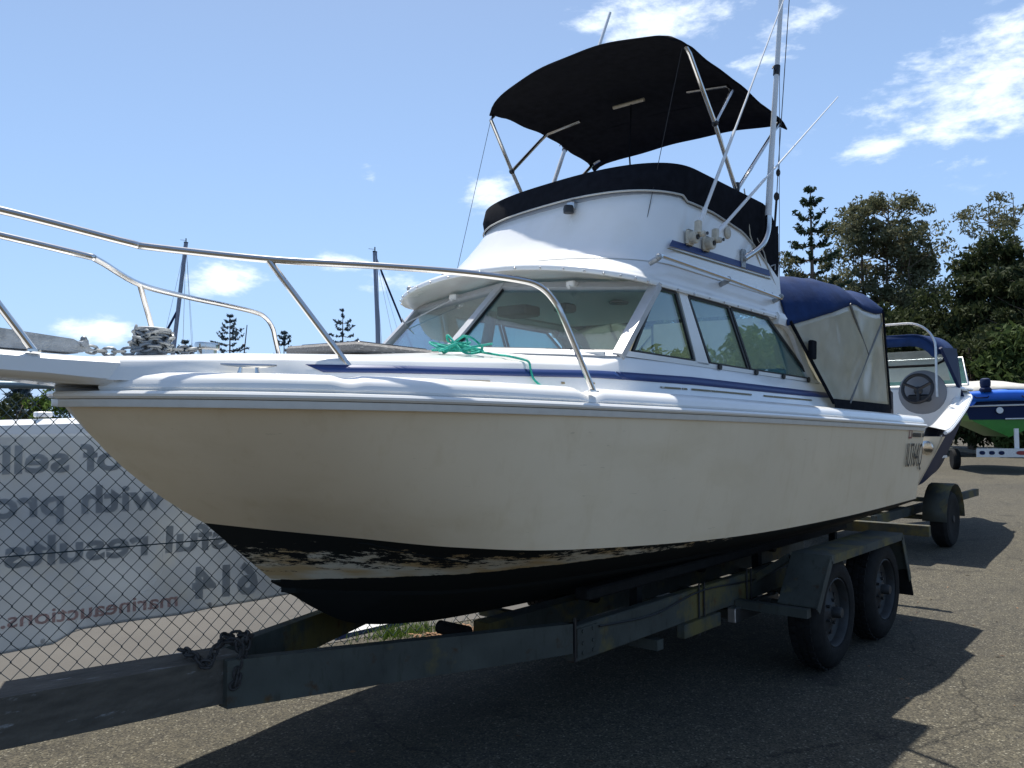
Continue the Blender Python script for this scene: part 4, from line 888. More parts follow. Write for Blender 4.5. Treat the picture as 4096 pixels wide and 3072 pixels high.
# ------------------------------------------------------------------ trailer (world frame, level)
tr = empty('boat_trailer', (5.5, 3.03, 0), 'heavy weathered galvanised tandem axle trailer under the flybridge boat', 'trailer')
def tl(mb, name, m, smooth=False, parent=tr):
    o = mb.build(name, m, None, smooth=smooth)
    o.parent = parent; o.matrix_parent_inverse = Matrix.Translation((-5.5, -3.03, 0)) if parent is tr else Matrix()
    return o
mb = MB()
V = []
for x, zt, zb in ((-.9, .70, .55), (.95, .648, .487), (1.80, .602, .432)):
    V += [(x, 2.965, zb), (x, 3.165, zb), (x, 3.165, zt), (x, 2.965, zt)]
mb.add(V, [(0, 1, 2, 3), (11, 10, 9, 8)] + [(i*4+k, i*4+(k+1) % 4, i*4+4+(k+1) % 4, i*4+4+k) for i in range(2) for k in range(4)]); tl(mb, 'drawbar', M['rust'])
for s_ in (-1, 1):
    y0, y1 = 3.04+s_*.075, 3.03+s_*.645
    mb = MB(); V = []
    for (x, y, zt, zb) in ((1.70, y0, .605, .425), (3.10, y1, .575, .440)):
        V += [(x, y-.03, zb), (x, y+.03, zb), (x, y+.03, zt), (x, y-.03, zt)]
    mb.add(V, [(0, 1, 2, 3), (7, 6, 5, 4), (0, 4, 5, 1), (1, 5, 6, 2), (2, 6, 7, 3), (3, 7, 4, 0)]); tl(mb, 'drawbar_arm', M['trail'])
    mb = MB(); mb.box((5.22, y1, .475), (4.22, .055, .165), bev=.006); tl(mb, 'side_rail', M['trail'])
    mb = MB(); mb.box((3.115, y1-s_*-.031, .50), (.012, .008, .20)); tl(mb, 'rail_joint', M['blkp'])
    mb = MB(); mb.box((4.95, y1+s_*.045, .345), (.62, .05, .085), bev=.004); tl(mb, 'step_plate', M['alu'])
    mb = MB(); mb.box((4.28, y1+s_*.03, .355), (.42, .05, .075), bev=.004); tl(mb, 'spring_hanger', M['trail'])
    for x in (5.25, 5.60, 6.0): 
        mb = MB(); mb.box((x, y1+s_*.03, .33), (.05, .05, .12)); tl(mb, 'axle_bracket', M['trail'])
    mb = MB(); mb.box((5.2, 3.03+s_*.50, .64), (3.6, .09, .06), bev=.01); mb.box((3.9, 3.03+s_*.50, .55), (.05, .05, .14)); mb.box((5.4, 3.03+s_*.50, .55), (.05, .05, .14)); mb.box((6.8, 3.03+s_*.50, .55), (.05, .05, .14)); tl(mb, 'hull_bunk', M['rubber'])
mb = MB(); mb.box((5.25, 3.03, .405), (4.1, .11, .12)); tl(mb, 'centre_beam', M['trail'])
for x in (3.9, 4.8, 5.7, 6.6, 7.28):
    mb = MB(); mb.box((x, 3.03, .315), (.06, 1.30, .055)); tl(mb, 'cross_member', M['trail'])
for x in (3.0, 4.1, 5.4, 6.6):
    mb = MB(); mb.tube([(x, 2.93, .462), (x, 3.13, .462)], .034, 14); tl(mb, 'keel_roller', M['rubber'], True)
mb = MB(); mb.box((7.36, 3.03, .60), (.05, 2.16, .09), bev=.005); tl(mb, 'light_board', M['trail'])
for s_ in (-1, 1):
    mb = MB(); mb.box((7.395, 3.03+s_*.9, .60), (.025, .18, .07), bev=.008); tl(mb, 'tail_light', M['red'])
def wheel(x, s_):
    yf = 3.03+s_*1.137; w = .205; ax = s_
    wh = bpy.data.objects.new('wheel', None); COL.objects.link(wh); wh.parent = tr; wh.location = (x-5.5, yf-3.03, .337); wh.empty_display_size = .1
    if s_ > 0: wh.rotation_euler = (0, 0, math.pi)
    # local: outer face at y=0, inner at +w ; outward is -y
    mb = MB(); mb.lathe([(.205, .02), (.215, .004), (.25, -.004), (.29, .004), (.318, .022), (.332, .045), (.337, .07), (.337, w-.07), (.332, w-.045), (.315, w-.02), (.21, w-.01), (.205, w-.03), (.205, .02)], (0, 0, 0), 'Y', 40, caps=False)
    mb.V = mb.V; ty_ = mb.build('tyre', M['rubber'], wh)
    tb = MB()
    for k in range(40):
        for row, yy in enumerate((.055, .10, .145)):
            a = 2*math.pi*(k+.5*(row % 2))/40; c = Vector((.339*math.cos(a), yy, .339*math.sin(a))); tb.box(c, (.012, .03, .034), Matrix.Rotation(-a, 3, 'Y'))
    tb.build('tread', M['rubber'], ty_, smooth=False)['kind'] = 'stuff'
    mb = MB(); mb.lathe([(.208, .012), (.200, .008), (.192, .02), (.186, .06), (.15, .075), (.12, .062), (.085, .055), (.055, .035), (.05, .03), (.001, .028)], (0, 0, 0), 'Y', 36, caps=False); rm = mb.build('rim', M['rim'], wh)
    mb = MB(); mb.lathe([(.034, .03), (.034, -.01), (.028, -.022), (.001, -.024)], (0, 0, 0), 'Y', 16)
    for k in range(5): a = 2*math.pi*k/5; mb.tube([(.07*math.cos(a), .055, .07*math.sin(a)), (.07*math.cos(a), .028, .07*math.sin(a))], .010, 6)
    mb.build('hub', M['rim'], rm)
    hb = MB()
    for k in range(10): a = 2*math.pi*k/10; hb.tube([(.135*math.cos(a), .072, .135*math.sin(a)), (.135*math.cos(a), .060, .135*math.sin(a))], .017, 8)
    hb.build('rim_hole', M['blkp'], rm)
for x in (5.15, 6.06):
    for s_ in (-1, 1): wheel(x, s_)
    mb = MB(); mb.tube([(x, 2.08, .337), (x, 3.98, .337)], .03, 10); tl(mb, 'axle', M['trail'], True)
for s_ in (-1, 1):
    yo = 3.03+s_*1.165; yi = 3.03+s_*.925
    pr = [(4.76, .43), (4.98, .695), (6.34, .69), (6.50, .36)]
    mb = MB(); V = []; n = 4
    for dz_ in (0, .008):
        for x, z in pr: V += [(x, yo, z+dz_), (x, yi, z+dz_)]
    Fc = []
    for L_ in range(2):
        for i in range(3): a = L_*8+i*2; Fc.append((a, a+1, a+3, a+2))
    for i in range(3):
        a = i*2; Fc += [(a, a+2, a+10, a+8), (a+1, a+9, a+11, a+3)]
    Fc += [(0, 8, 9, 1), (6, 7, 15, 14)]
    mb.add(V, Fc)
    for a, b in zip(pr, pr[1:]): mb.beam((a[0], yo, a[1]-.018), (b[0], yo, b[1]-.018), .006, .05)
    fe = tl(mb, 'mudguard', M['trail'])
    mb = MB(); mb.beam((5.0, yi-s_*.02, .67), (5.0, 3.03+s_*.66, .50), .04, .04); tl(mb, 'guard_bracket', M['trail'])
    mb = MB(); mb.beam((6.3, yi-s_*.02, .66), (6.3, 3.03+s_*.66, .50), .04, .04); tl(mb, 'guard_bracket', M['trail'])
    mb = MB(); mb.prism([(6.47, yo, .42), (6.475, yi, .42), (6.56, yi, .22), (6.56, yo, .22)], (.01, 0, .01)); tl(mb, 'mud_flap', M['rubber'])
    mb = MB(); mb.box((4.74, 3.03+s_*.90, .40), (.06, .44, .05)); tl(mb, 'guard_support', M['trail'])
for s_ in (-1, 1):
    y1 = 3.03+s_*.645; yo_ = y1+s_*.030
    for x in (3.17, 3.25):
        for z in (.43, .475, .53): mb = MB(); mb.tube([(x, yo_-s_*.006, z), (x, yo_+s_*.010, z)], .009, 6); tl(mb, 'bolt', M['trail'])
    mb = MB(); mb.box((3.21, yo_+s_*.001, .48), (.16, .006, .13), bev=.002); tl(mb, 'fish_plate', M['trail'])
    for x in (4.3, 4.9, 5.6, 6.4):
        mb = MB(); mb.tube([(x-.03, yo_+s_*.005, .30), (x-.03, yo_+s_*.006, .585), (x+.03, yo_+s_*.006, .585), (x+.03, yo_+s_*.005, .30)], .006, 6); tl(mb, 'clamp_bolt', M['dchain'], True)
    mb = MB(); mb.tube(cr([(3.3, yo_+s_*.008, .53), (3.8, yo_+s_*.010, .50), (4.3, yo_+s_*.012, .545), (5.0, yo_+s_*.010, .51), (5.7, yo_+s_*.010, .54), (6.6, yo_+s_*.010, .52), (7.3, yo_+s_*.010, .55)], 40), .0045, 5); tl(mb, 'light_cable', M['blkp'], True)
mb = MB(); mb.box((1.86, 2.953, .50), (.10, .008, .13), bev=.002); tl(mb, 'coupling_plate', M['trail'])
tc_ = empty('safety_chain', (1.70, 3.0, .60), 'dark rusty safety chain looped over the trailer drawbar', 'chain')
def loc(P): return [Vector(p)-Vector((1.70, 3.0, .60)) for p in P]
chain(tc_, loc(cr([(1.60, 3.10, .640), (1.60, 2.98, .635), (1.62, 2.94, .60), (1.66, 2.95, .66), (1.72, 2.99, .665), (1.76, 2.95, .655), (1.74, 2.925, .58), (1.72, 2.925, .50), (1.75, 2.925, .56), (1.79, 2.95, .66), (1.84, 3.02, .665), (1.80, 3.07, .66), (1.73, 3.04, .67)], 90)), .032, M['dchain'], .044, .028, .006)

# ------------------------------------------------------------------ fence
FP0 = Vector((0, 5.46, 0)); FT = Vector((1, -.25, 0)).normalized(); FN = Vector((.25, 1, 0)).normalized()
def fp(s, z, off=0): return FP0 + FT*s + Vector((0, 0, z)) + FN*off
S0, S1 = -2.6, 4.9
fe = empty('chain_link_fence', fp(S0, 0), 'dark green chain link fence with pipe top rail behind the bow', 'fence')
def fl(mb, name, m, smooth=True):
    o = mb.build(name, m, None, smooth=smooth); o.parent = fe; o.matrix_parent_inverse = Matrix.Translation(-fp(S0, 0)); return o
mb = MB(); mb.tube([fp(S0, 1.727), fp(S1, 1.727)], .021, 12); fl(mb, 'top_rail', M['rail'])
mb = MB(); mb.tube([fp(S0, .795, -.006), fp(S1, .80, -.006)], .004, 6); fl(mb, 'tension_wire', M['fence'])
for s in (S0, .55, S1-.02):
    mb = MB(); mb.tube([fp(s, 0, .03), fp(s, 1.75, .03)], .026, 12); fl(mb, 'fence_post', M['rail'])
DW, DH = .0914, .0995
nrows = 34; zz = MB(); P = []
for k in range(nrows+1):
    z = 1.722 - k*DH/2; sgn = (k % 2)
    P.append(Vector((0, 0, z)) + FT*(DW/2*sgn + (.002 if sgn else -.002)) + FN*(.0025 if k % 2 else -.0025))
zz.tube(P, .0031, 5); w0 = zz.build('wire', M['fence'], None); w0.parent = fe
zz2 = MB(); P2 = [Vector((0, 0, p.z)) - FT*((p - Vector((0, 0, p.z))).dot(FT)) + FN*(-.003) for p in P]
nW = int((S1-S0)/DW)
base = FP0 - Vector(fp(S0, 0))
me2 = None
for k in range(nW):
    s = S0 + k*DW
    o = w0 if k == 0 else inst(w0, fe); o.location = FT*(k*DW + .0022*math.sin(k*7.3)) + FN*(.004*math.sin(k*.45))
# mirrored strand, woven between
zz2.tube(P2, .0031, 5); w1 = zz2.build('wire', M['fence'], None); w1.parent = fe
for k in range(nW):
    o = w1 if k == 0 else inst(w1, fe); o.location = FT*((k+1)*DW + .0022*math.sin(k*5.1)) + FN*(.004*math.sin(k*.45))

# banner hung on the far side
bn = empty('vinyl_banner', fp(1.0, .3, .05), 'large translucent grey banner seen from behind with its lettering reversed', 'banner')
def bl(o): o.parent = bn; o.matrix_parent_inverse = Matrix.Translation(-fp(1.0, .3, .05)); return o
def bot_z(s): return interp(s, [-1, 1.6, 1.9, 2.02, 2.6, 2.85, 3.2, 3.6], [.20, .265, .28, .345, .35, .375, .40, .42])
def bof(s, z): return .06 + .016*math.sin(s*5+z*3) + .014*math.sin(s*2.1-z*7) + .006*math.sin(s*13+z*9)*(1.5-z) + .03*max(0, .8-z)*math.sin(s*3.4)
rows = []
for i in range(180):
    s = -1.4 + i*4.9/179; r = []
    for j in range(70):
        v = j/69; z = lerp(1.455, bot_z(s), v)
        crease = .012*max(0, 1-abs(s-2.02-.25*(z-.35)*0)/.02)*max(0, 1-abs(z-.38)/.2)
        r.append(fp(s, z, bof(s, z)+crease))
    rows.append(r)
V, Fc = grid(rows)
M['banner'] = mat('banner_vinyl', (.54, .57, .59), .55, var=.08, vscale=2.2, trans=.55, col2=(.60, .60, .56), c2at=.52, c2s=1.7, c2soft=.2)
o = bl(mk('banner_sheet', V, Fc, M['banner'])); solid(o, .0015)
M['ink'] = mat('grey_ink', (.42, .45, .48), .7, trans=.55, var=.2, vscale=5); M['redink'] = mat('faded_red_ink', (.55, .38, .36), .7, trans=.55, var=.15, vscale=10)
def btext(body, s, z, size, m, sx=1, bold=.0):
    t = text('banner_word', body, size, m, None, (0, 0, 0), (1, 0, 0), (0, 1, 0), sx=sx, depth=0, bold=bold)
    me = t.data; co = [v.co.copy() for v in me.vertices]; polys = sorted(([*p.vertices] for p in me.polygons), key=lambda p: min(co[i].x for i in p))
    words = []; mx_ = None
    for p in polys:
        a, b = min(co[i].x for i in p), max(co[i].x for i in p)
        if mx_ is None or a > mx_ + .13*size*sx: words.append([])
        words[-1].append(p); mx_ = b if mx_ is None else max(mx_, b)
    bpy.data.objects.remove(t)
    for w in words:
        ids = sorted({i for p in w for i in p}); mp_ = {a: k for k, a in enumerate(ids)}; V = []
        for i in ids:
            ss = s - co[i].x; z_ = z + co[i].y; V.append(fp(ss, z_, bof(ss, z_) - .011))
        n2 = bpy.data.meshes.new('banner_word'); n2.from_pydata([tuple(v) for v in V], [], [[mp_[i] for i in p] for p in w]); n2.materials.append(m)
        bl(link(bpy.data.objects.new('banner_word', n2)))
btext('of selling', 2.255, 1.243, .215, M['ink'], 1.22, .006)
btext('with proven', 2.480, 1.003, .215, M['ink'], 1.20, .006)
btext('ccessful results', 3.345, .735, .225, M['ink'], 1.24, .006)
btext('614', 3.045, .440, .26, M['ink'], 1.0, .010)
btext('marineauctions.c', 2.575, .405, .12, M['redink'], 1.22, .002)
mb = MB()
for P in ([fp(2.47, .84, bof(2.47, .84)-.006), fp(2.48, .62, bof(2.48, .62)-.006), fp(2.42, .53, bof(2.42, .53)-.006), fp(2.36, .50, bof(2.36, .5)-.006)],
          [fp(2.1, .60, bof(2.1, .6)-.006), fp(1.95, .53, bof(1.95, .53)-.006), fp(1.88, .46, bof(1.88, .46)-.006), fp(1.75, .42, bof(1.75, .42)-.006)],
          [fp(2.05, .42, bof(2.05, .42)-.006), fp(2.03, .36, bof(2.03, .36)-.006)]):
    mb.tube([p for p in P], .0015, 4)
bl(mb.build('banner_crease', M['white'], None))
mb = MB(); mb.tube([fp(s, bot_z(s), bof(s, bot_z(s))) for s in [1.0+.05*i for i in range(50)]], .003, 5); bl(mb.build('banner_hem', mat('hem', (.5, .5, .48), .6, trans=.4), None))
mb = MB()
for s in (1.85, 2.75, 3.25): mb.tube([fp(s, bot_z(s)+.03, .045), fp(s+.002, bot_z(s)+.03, .06)], .012, 10)
bl(mb.build('banner_eyelet', M['alu'], None))

# things seen through the gap under the keel
mb = MB(); a, b, n_ = Vector((3.60, 4.80, .0)), Vector((4.24, 4.77, .0)), Vector((.05, .9, 0)).normalized()
mb.prism([a+Vector((0, 0, .02)), b+Vector((0, 0, .02)), b+Vector((.1, .35, .28)), a+Vector((.1, .35, .28))], Vector((0, -.012, .016)))
o = mb.build('leaning_board', M['white'], None, smooth=False); tag(o, 'bright white board with a blue lower edge lying beyond the fence under the keel', 'board')
mb = MB(); mb.prism([a+Vector((0, -.014, .0)), b+Vector((0, -.014, .0)), b+Vector((0, -.012, .036)), a+Vector((0, -.012, .036))], n_*.012); mb.build('board_edge', M['blue'], o, smooth=False)
mb = MB(); random.seed(5)
for i in range(520):
    x = random.gauss(4.02, .16); y = 4.58 + random.gauss(0, .07) - (x-4.0)*.25; h = random.uniform(.02, .10); a = random.random()*6; dx, dy = .004*math.cos(a), .004*math.sin(a); lx, ly = random.uniform(-.04, .04), random.uniform(-.04, .04)
    mb.add([(x-dx, y-dy, 0), (x+dx, y+dy, 0), (x+lx, y+ly, h)], [(0, 1, 2)])
tag(mb.build('grass_tuft', M['leafb'], None, smooth=False), 'green weeds growing along the foot of the fence', 'grass', kind='stuff')
mb = MB()
for i in range(420):
    x = random.uniform(3.95, 4.75); y = 4.30 - (x-4)*.25 + random.gauss(0, .06); z = random.uniform(.004, .03); a = random.random()*6; l, w = random.uniform(.02, .05), random.uniform(.006, .014)
    c, s = math.cos(a), math.sin(a); t = random.uniform(-.01, .01)
    mb.add([(x-c*l+s*w*0, y-s*l, z), (x+s*w, y-c*w, z+t), (x+c*l, y+s*l, z+t), (x-s*w, y+c*w, z+.004)], [(0, 1, 2, 3)])
tag(mb.build('leaf_litter', mat('dry_leaves', (.24, .13, .06), .8, var=.4, vscale=12), None, smooth=False), 'dry brown leaf litter along the fence foot', 'leaf litter', kind='stuff')

# ------------------------------------------------------------------ other boats
# 2: runabout straight behind, stern toward us
b2 = empty('runabout_boat', (9.8, 3.65, 0), 'white open runabout with black steering wheel and navy folding top behind the fishing boat', 'boat')
def b2l(mb, name, m, smooth=True, ang=35, parent=None):
    o = mb.build(name, m, None, smooth, ang) if isinstance(mb, MB) else mb
    if parent is None: o.parent = b2; o.matrix_parent_inverse = Matrix.Translation((-9.8, -3.65, 0))
    else: o.parent = parent
    return o
sh = [(9.85, 1.21, 1.38), (10.4, 1.14, 1.42), (11.6, 1.0, 1.62), (12.3, .90, 1.74), (13.1, .75, 1.86), (14.0, .42, 1.95), (14.8, .0, 2.0)]
chn = [(9.85, .92, .78), (10.4, .84, .78), (11.6, .62, .80), (12.3, .52, .84), (13.1, .40, .95), (13.9, .2, 1.1), (14.5, 0, 1.25)]
kl = [(9.85, 0, .50), (10.4, 0, .50), (11.6, 0, .50), (12.3, 0, .52), (13.1, 0, .62), (13.9, 0, .85), (14.5, 0, 1.25)]
def dbl(rows, cy):
    V, Fc = grid(rows); V2, F2 = mirror(V, Fc); return [Vector((v.x, v.y+cy, v.z)) for v in V2], F2
rs = [cr(sh, 30), cr(chn, 30)]; mid_ = [a.lerp(b, .5)+Vector((0, .02, 0)) for a, b in zip(*rs)]
V, Fc = dbl([rs[0], mid_, rs[1], cr(kl, 30)], 3.65); mb = MB().add(V, Fc); b2l(mb, 'hull', M['dblue'])
mb = MB(); mb.prism([(9.86, 3.65-1.21, 1.32), (9.86, 3.65-.92, .78), (9.86, 3.65, .50), (9.86, 3.65+.92, .78), (9.86, 3.65+1.21, 1.32)], (.03, 0, 0)); b2l(mb, 'transom', M['hull'], False)
# gunwale with rub rail and inner coaming
g1 = cr(sh, 30); inn = [Vector((p.x+.02, max(0, p.y-.16), p.z+.05)) for p in g1]; inn2 = [Vector((p.x+.02, max(0, p.y-.34), p.z-.45)) for p in g1]
V, Fc = dbl([[Vector((p.x, p.y+.012, p.z-.02)) for p in g1], [Vector((p.x, p.y+.012, p.z+.01)) for p in g1], inn, [Vector((p.x, max(0, p.y-.03), p.z-.02)) for p in inn], inn2], 3.65); mb = MB().add(V, Fc); b2l(mb, 'gunwale', M['gel'], ang=25)
mb = MB()
for s_ in (-1, 1): mb.tube([(p.x, 3.65+s_*(p.y+.012), p.z-.02) for p in g1], .02, 6)
b2l(mb, 'rub_strip', M['white'])
mb = MB(); mb.box((9.72, 3.65, 1.12), (.30, 1.7, .06), bev=.02); b2l(mb, 'swim_platform', M['gel'])
mb = MB(); mb.lathe([(.07, 0), (.075, -.02), (.04, -.03)], (9.85, 2.62, 1.2), 'X', 16); b2l(mb, 'exhaust_outlet', M['steel'])
mb = MB(); mb.box((11.0, 3.65, 1.02), (2.2, 1.36, .03)); b2l(mb, 'cockpit_sole', M['gel'], False)
mb = MB(); mb.prism([(12.35, 3.15, 1.1), (12.35, 4.15, 1.1), (12.42, 4.42, 1.6), (12.45, 4.45, 1.93), (12.45, 2.87, 1.93), (12.42, 2.90, 1.6)], (.06, 0, 0)); b2l(mb, 'dash_panel', M['white'])
mb = MB(); mb.lathe([(.31, 0), (.31, -.03), (.25, -.06)], (12.45, 3.34, 1.88), 'X', 24); b2l(mb, 'instrument_binnacle', mat('grey_dash', (.22, .23, .25), .5))
mb = MB(); mb.tube([(12.2+.04*math.sin(a)*0 + .05*math.sin(a), 3.34+.19*math.cos(a), 1.93+.19*math.sin(a)) for a in [2*math.pi*k/28 for k in range(28)]], .024, 8, closed=True)
for a in (.4, 2.74, 4.71): mb.tube([(12.24, 3.34, 1.92), (12.2, 3.34+.19*math.cos(a), 1.93+.19*math.sin(a))], .022, 6)
mb.sphere((12.24, 3.34, 1.90), .06, 10, (.4, 1, 1)); b2l(mb, 'steering_wheel', M['blkp'])
mb = MB(); mb.box((12.28, 3.34, 1.80), (.08, .30, .10), bev=.02); b2l(mb, 'switch_panel', M['blkp'])
mb = MB(); mb.prism([(13.3, 2.98, 2.02), (13.3, 4.3, 2.02), (13.55, 4.2, 2.40), (13.55, 3.1, 2.40)], (.01, 0, 0)); b2l(mb, 'windscreen', M['tglass'], False)
mb = MB(); mb.tube([(13.3, 2.96, 2.0), (13.55, 3.08, 2.41), (13.55, 4.22, 2.41), (13.3, 4.34, 2.0), (13.3, 2.96, 2.0)], .016, 8); b2l(mb, 'windscreen_frame', M['alu'])
mb = MB(); mb.box((13.9, 3.65, 1.95), (1.0, .9, .10), bev=.04); mb.box((12.9, 3.65, 1.93), (.9, 1.5, .05), bev=.02); b2l(mb, 'foredeck', M['gel'])
mb = MB(); mb.sphere((13.1, 3.45, 2.10), .09, 12, (1, 1.2, .9)); b2l(mb, 'compass', M['white'])
mb = MB(); mb.box((11.4, 3.62, 1.55), (.12, .40, .72), bev=.05); mb.box((11.4, 4.2, 1.55), (.12, .45, .72), bev=.05); b2l(mb, 'seat_back', M['seat'])
# folding top: front glass band, roof roll, hoops
def hoop(x, y0, y1, z0, z1, r=.015, rad=.35):
    pts = [(x, y0, z0)]
    for k in range(9): a = math.pi - math.pi/2*k/8*1; pts.append((x, y0+rad+rad*math.cos(a), z1-rad+rad*math.sin(a)))
    for k in range(9): a = math.pi/2 - math.pi/2*k/8; pts.append((x, y1-rad+rad*math.cos(a), z1-rad+rad*math.sin(a)))
    pts.append((x, y1, z0)); return pts
mb = MB(); mb.tube(hoop(11.75, 2.98, 4.5, 1.80, 2.78), .016, 8); b2l(mb, 'arch_hoop', M['alu'])
P = hoop(12.0, 3.0, 4.48, 1.85, 2.66); P2 = hoop(12.9, 3.0, 4.4, 1.9, 2.66)
top = [i for i, p in enumerate(P) if p[2] > 2.33]
V, Fc = grid([[Vector(P[i]) for i in top], [Vector(P2[i])+Vector((0, 0, .03)) for i in top]]); o = mk('folding_top', V, Fc, M['navy']); solid(o, .02); b2l(o, '', None)
V, Fc = grid([[Vector(P[i])+Vector((.02, 0, 0)) for i in top], [Vector((P[i][0]+.03, lerp(P[i][1], 3.75, .06), max(2.33, P[i][2]-.16))) for i in top]]); o = mk('top_valance', V, Fc, M['navy']); solid(o, .006); b2l(o, '', None)
mb = MB(); mb.prism([(12.92, 3.10, 2.06), (12.92, 4.3, 2.06), (12.94, 4.3, 2.50), (12.94, 3.18, 2.50)], (.004, 0, 0)); b2l(mb, 'clear_front_curtain', glass('grey_vinyl', (.7, .74, .75), .1, .55, (.5, .52, .5)), False)
mb = MB(); mb.tube([(12.90, 4.3, 2.06+.22), (12.90, 3.30, 2.28), (12.90, 3.17, 2.34), (12.90, 3.14, 2.5)], .02, 6); b2l(mb, 'curtain_binding', M['black'])
mb = MB(); mb.prism([(11.98, 2.97, 2.45), (12.9, 3.0, 2.5), (12.95, 2.95, 1.86), (12.6, 2.90, 1.84)], (0, .006, 0)); b2l(mb, 'side_wing', M['dblue'], False)
mb = MB(); mb.tube([(12.0, 2.985, 2.45), (12.62, 2.88, 1.82)], .022, 8); b2l(mb, 'side_strut', M['dblue'])
# its trailer
t2 = empty('runabout_trailer', (11.3, 3.65, 0), 'dark tandem trailer under the white runabout', 'trailer')
def t2l(mb, name, m, smooth=True, parent=None):
    o = mb.build(name, m, None, smooth); o.parent = t2; o.matrix_parent_inverse = Matrix.Translation((-11.3, -3.65, 0)); return o
for y in (3.05, 4.25): mb = MB(); mb.box((11.7, y, .42), (4.6, .06, .10)); t2l(mb, 'side_rail', M['trail'], False)
for x in (9.6, 11, 12.5): mb = MB(); mb.box((x, 3.65, .40), (.06, 1.2, .06)); t2l(mb, 'cross_member', M['trail'], False)
for y in (2.62, 4.46):
    for x in (10.9,):
        mb = MB(); mb.lathe([(.20, .01), (.24, 0), (.30, .01), (.33, .04), (.33, .16), (.30, .19), (.2, .2)], (x, y, .33), 'Y', 28); t2l(mb, 'tyre', M['rubber'])
        mb = MB(); mb.lathe([(.2, .02), (.18, .05), (.05, .06), (.04, .0)], (x, y, .33), 'Y', 20); t2l(mb, 'rim', M['rim'])
    mb = MB(); P = [(10.9+.42*math.cos(a), .33+.42*math.sin(a)) for a in [math.pi*k/10 for k in range(11)]]
    V, Fc = grid([[Vector((x, y-.02, z)) for x, z in P], [Vector((x, y+.24, z)) for x, z in P]]); mb.add(V, Fc); o = t2l(mb, 'mudguard', M['trail']); solid(o, .01)
mb = MB(); mb.tube([(10.9, 2.7, .33), (10.9, 4.6, .33)], .03, 8); t2l(mb, 'axle', M['trail'])

# 3: blue and green boat on a trailer, further right
b3c = Vector((27.0, 5.0, 0)); AX = Vector((.90, .44, 0)).normalized(); SD = Vector((AX.y, -AX.x, 0))   # AX away from us, SD to the right
def q3(r, a, z): return b3c + SD*r + AX*a + Vector((0, 0, z))
b3 = empty('inflatable_sided_boat', b3c, 'bright blue tubed boat with green bottom, dark blue transom and small outboard, stern on', 'boat')
def b3l(mb, name, m, smooth=True, ang=35):
    o = mb.build(name, m, None, smooth, ang); o.parent = b3; o.matrix_parent_inverse = Matrix.Translation(-b3c); return o
for s_ in (-1, 1):
    mb = MB(); mb.tube(cr([q3(s_*1.05, -.2, 2.08), q3(s_*1.12, 1.5, 2.12), q3(s_*1.05, 3.4, 2.22), q3(s_*.4, 4.8, 2.5), q3(0, 5.1, 2.55)], 24), .20, 14); b3l(mb, 'side_tube', M['tube'])
mb = MB(); mb.tube([q3(x, -.12, 2.13 + .05*math.cos(x*1.3)) for x in [-1.2+.12*k for k in range(21)]], [.06]+[.155]*19+[.06], 14); b3l(mb, 'stern_tube', M['tube'])
mb = MB()
for x in (-.75, .45): mb.tube([q3(x-.18, -.27, 2.16), q3(x-.15, -.31, 2.12), q3(x+.15, -.31, 2.12), q3(x+.18, -.27, 2.16)], .018, 6)
b3l(mb, 'grab_handle', M['dblue'])
mb = MB(); mb.prism([q3(-1.15, 0, 2.02), q3(1.2, 0, 2.02), q3(1.2, 0, 1.50), q3(-1.0, 0, 1.50)], AX*.05); b3l(mb, 'transom', M['dblue'], False)
mb = MB(); mb.tube([q3(-1.2, -.03, 1.88), q3(.7, -.03, 1.92), q3(1.25, -.03, 1.70)], .025, 6); mb.tube([q3(-.1, -.03, 1.52), q3(.85, -.03, 1.53)], .02, 6); b3l(mb, 'white_trim', M['white'])
mb = MB(); mb.lathe([(.05, -.08), (.09, -.08), (.09, 0)], (0, 0, 0), 'X', 16); mb.V = [q3(-.25 - v.y, v.x-.02, 1.76+v.z) for v in mb.V]; b3l(mb, 'exhaust_pipe', M['alu'])
rows = []
for a in (0.02, 1.2, 2.6, 3.8, 4.8):
    k = 1 if a < 2.7 else (5.2-a)/2.5; rows.append([q3(-1.05*k, a, 1.62+.1*(1-k)), q3(-.9*k, a, 1.45+.3*(1-k)), q3(.0, a, 1.0+.9*(1-k)), q3(.9*k, a, 1.45+.3*(1-k)), q3(1.15*k, a, 1.62+.1*(1-k))])
V, Fc = grid(rows); Fc.append((0, 1, 2, 3, 4)); b3l(MB().add(V, Fc), 'hull_bottom', M['green'], False)
rows = []
for a, z, w in ((-.05, 2.27, 1.05), (.3, 2.40, 1.05), (1.2, 2.50, 1.1), (2.6, 2.62, 1.0), (4.2, 2.66, .6), (4.9, 2.6, .1)):
    rows.append([q3(w*t, a, z + .10*(1-t*t)+random.uniform(-.01, .01)) for t in [-1+.2*k for k in range(11)]])
V, Fc = grid(rows); o = b3l(MB().add(V, Fc), 'deck_cover', M['cover']); solid(o, .02)
mb = MB(); rows = []
for z, w, l in ((2.28, .16, .22), (2.36, .17, .24), (2.42, .12, .18), (2.44, .14, .20), (2.56, .15, .22), (2.64, .13, .19), (2.67, .08, .12)):
    rows.append([q3(-.62 + w*math.cos(a)*.9, -.18 + l*math.sin(a), z) for a in [2*math.pi*k/16 for k in range(16)]])
V, Fc = grid(rows, closed_rows=True); Fc += [tuple(range(16)), tuple(len(V)-16+k for k in range(16))]; mb.add(V, Fc); b3l(mb, 'outboard_cowl', M['dblue'])
t3 = empty('inflatable_boat_trailer', b3c, 'low trailer with pale light bar and red oval lamps under the blue and green boat', 'trailer')
def t3l(mb, name, m, smooth=True):
    o = mb.build(name, m, None, smooth); o.parent = t3; o.matrix_parent_inverse = Matrix.Translation(-b3c); return o
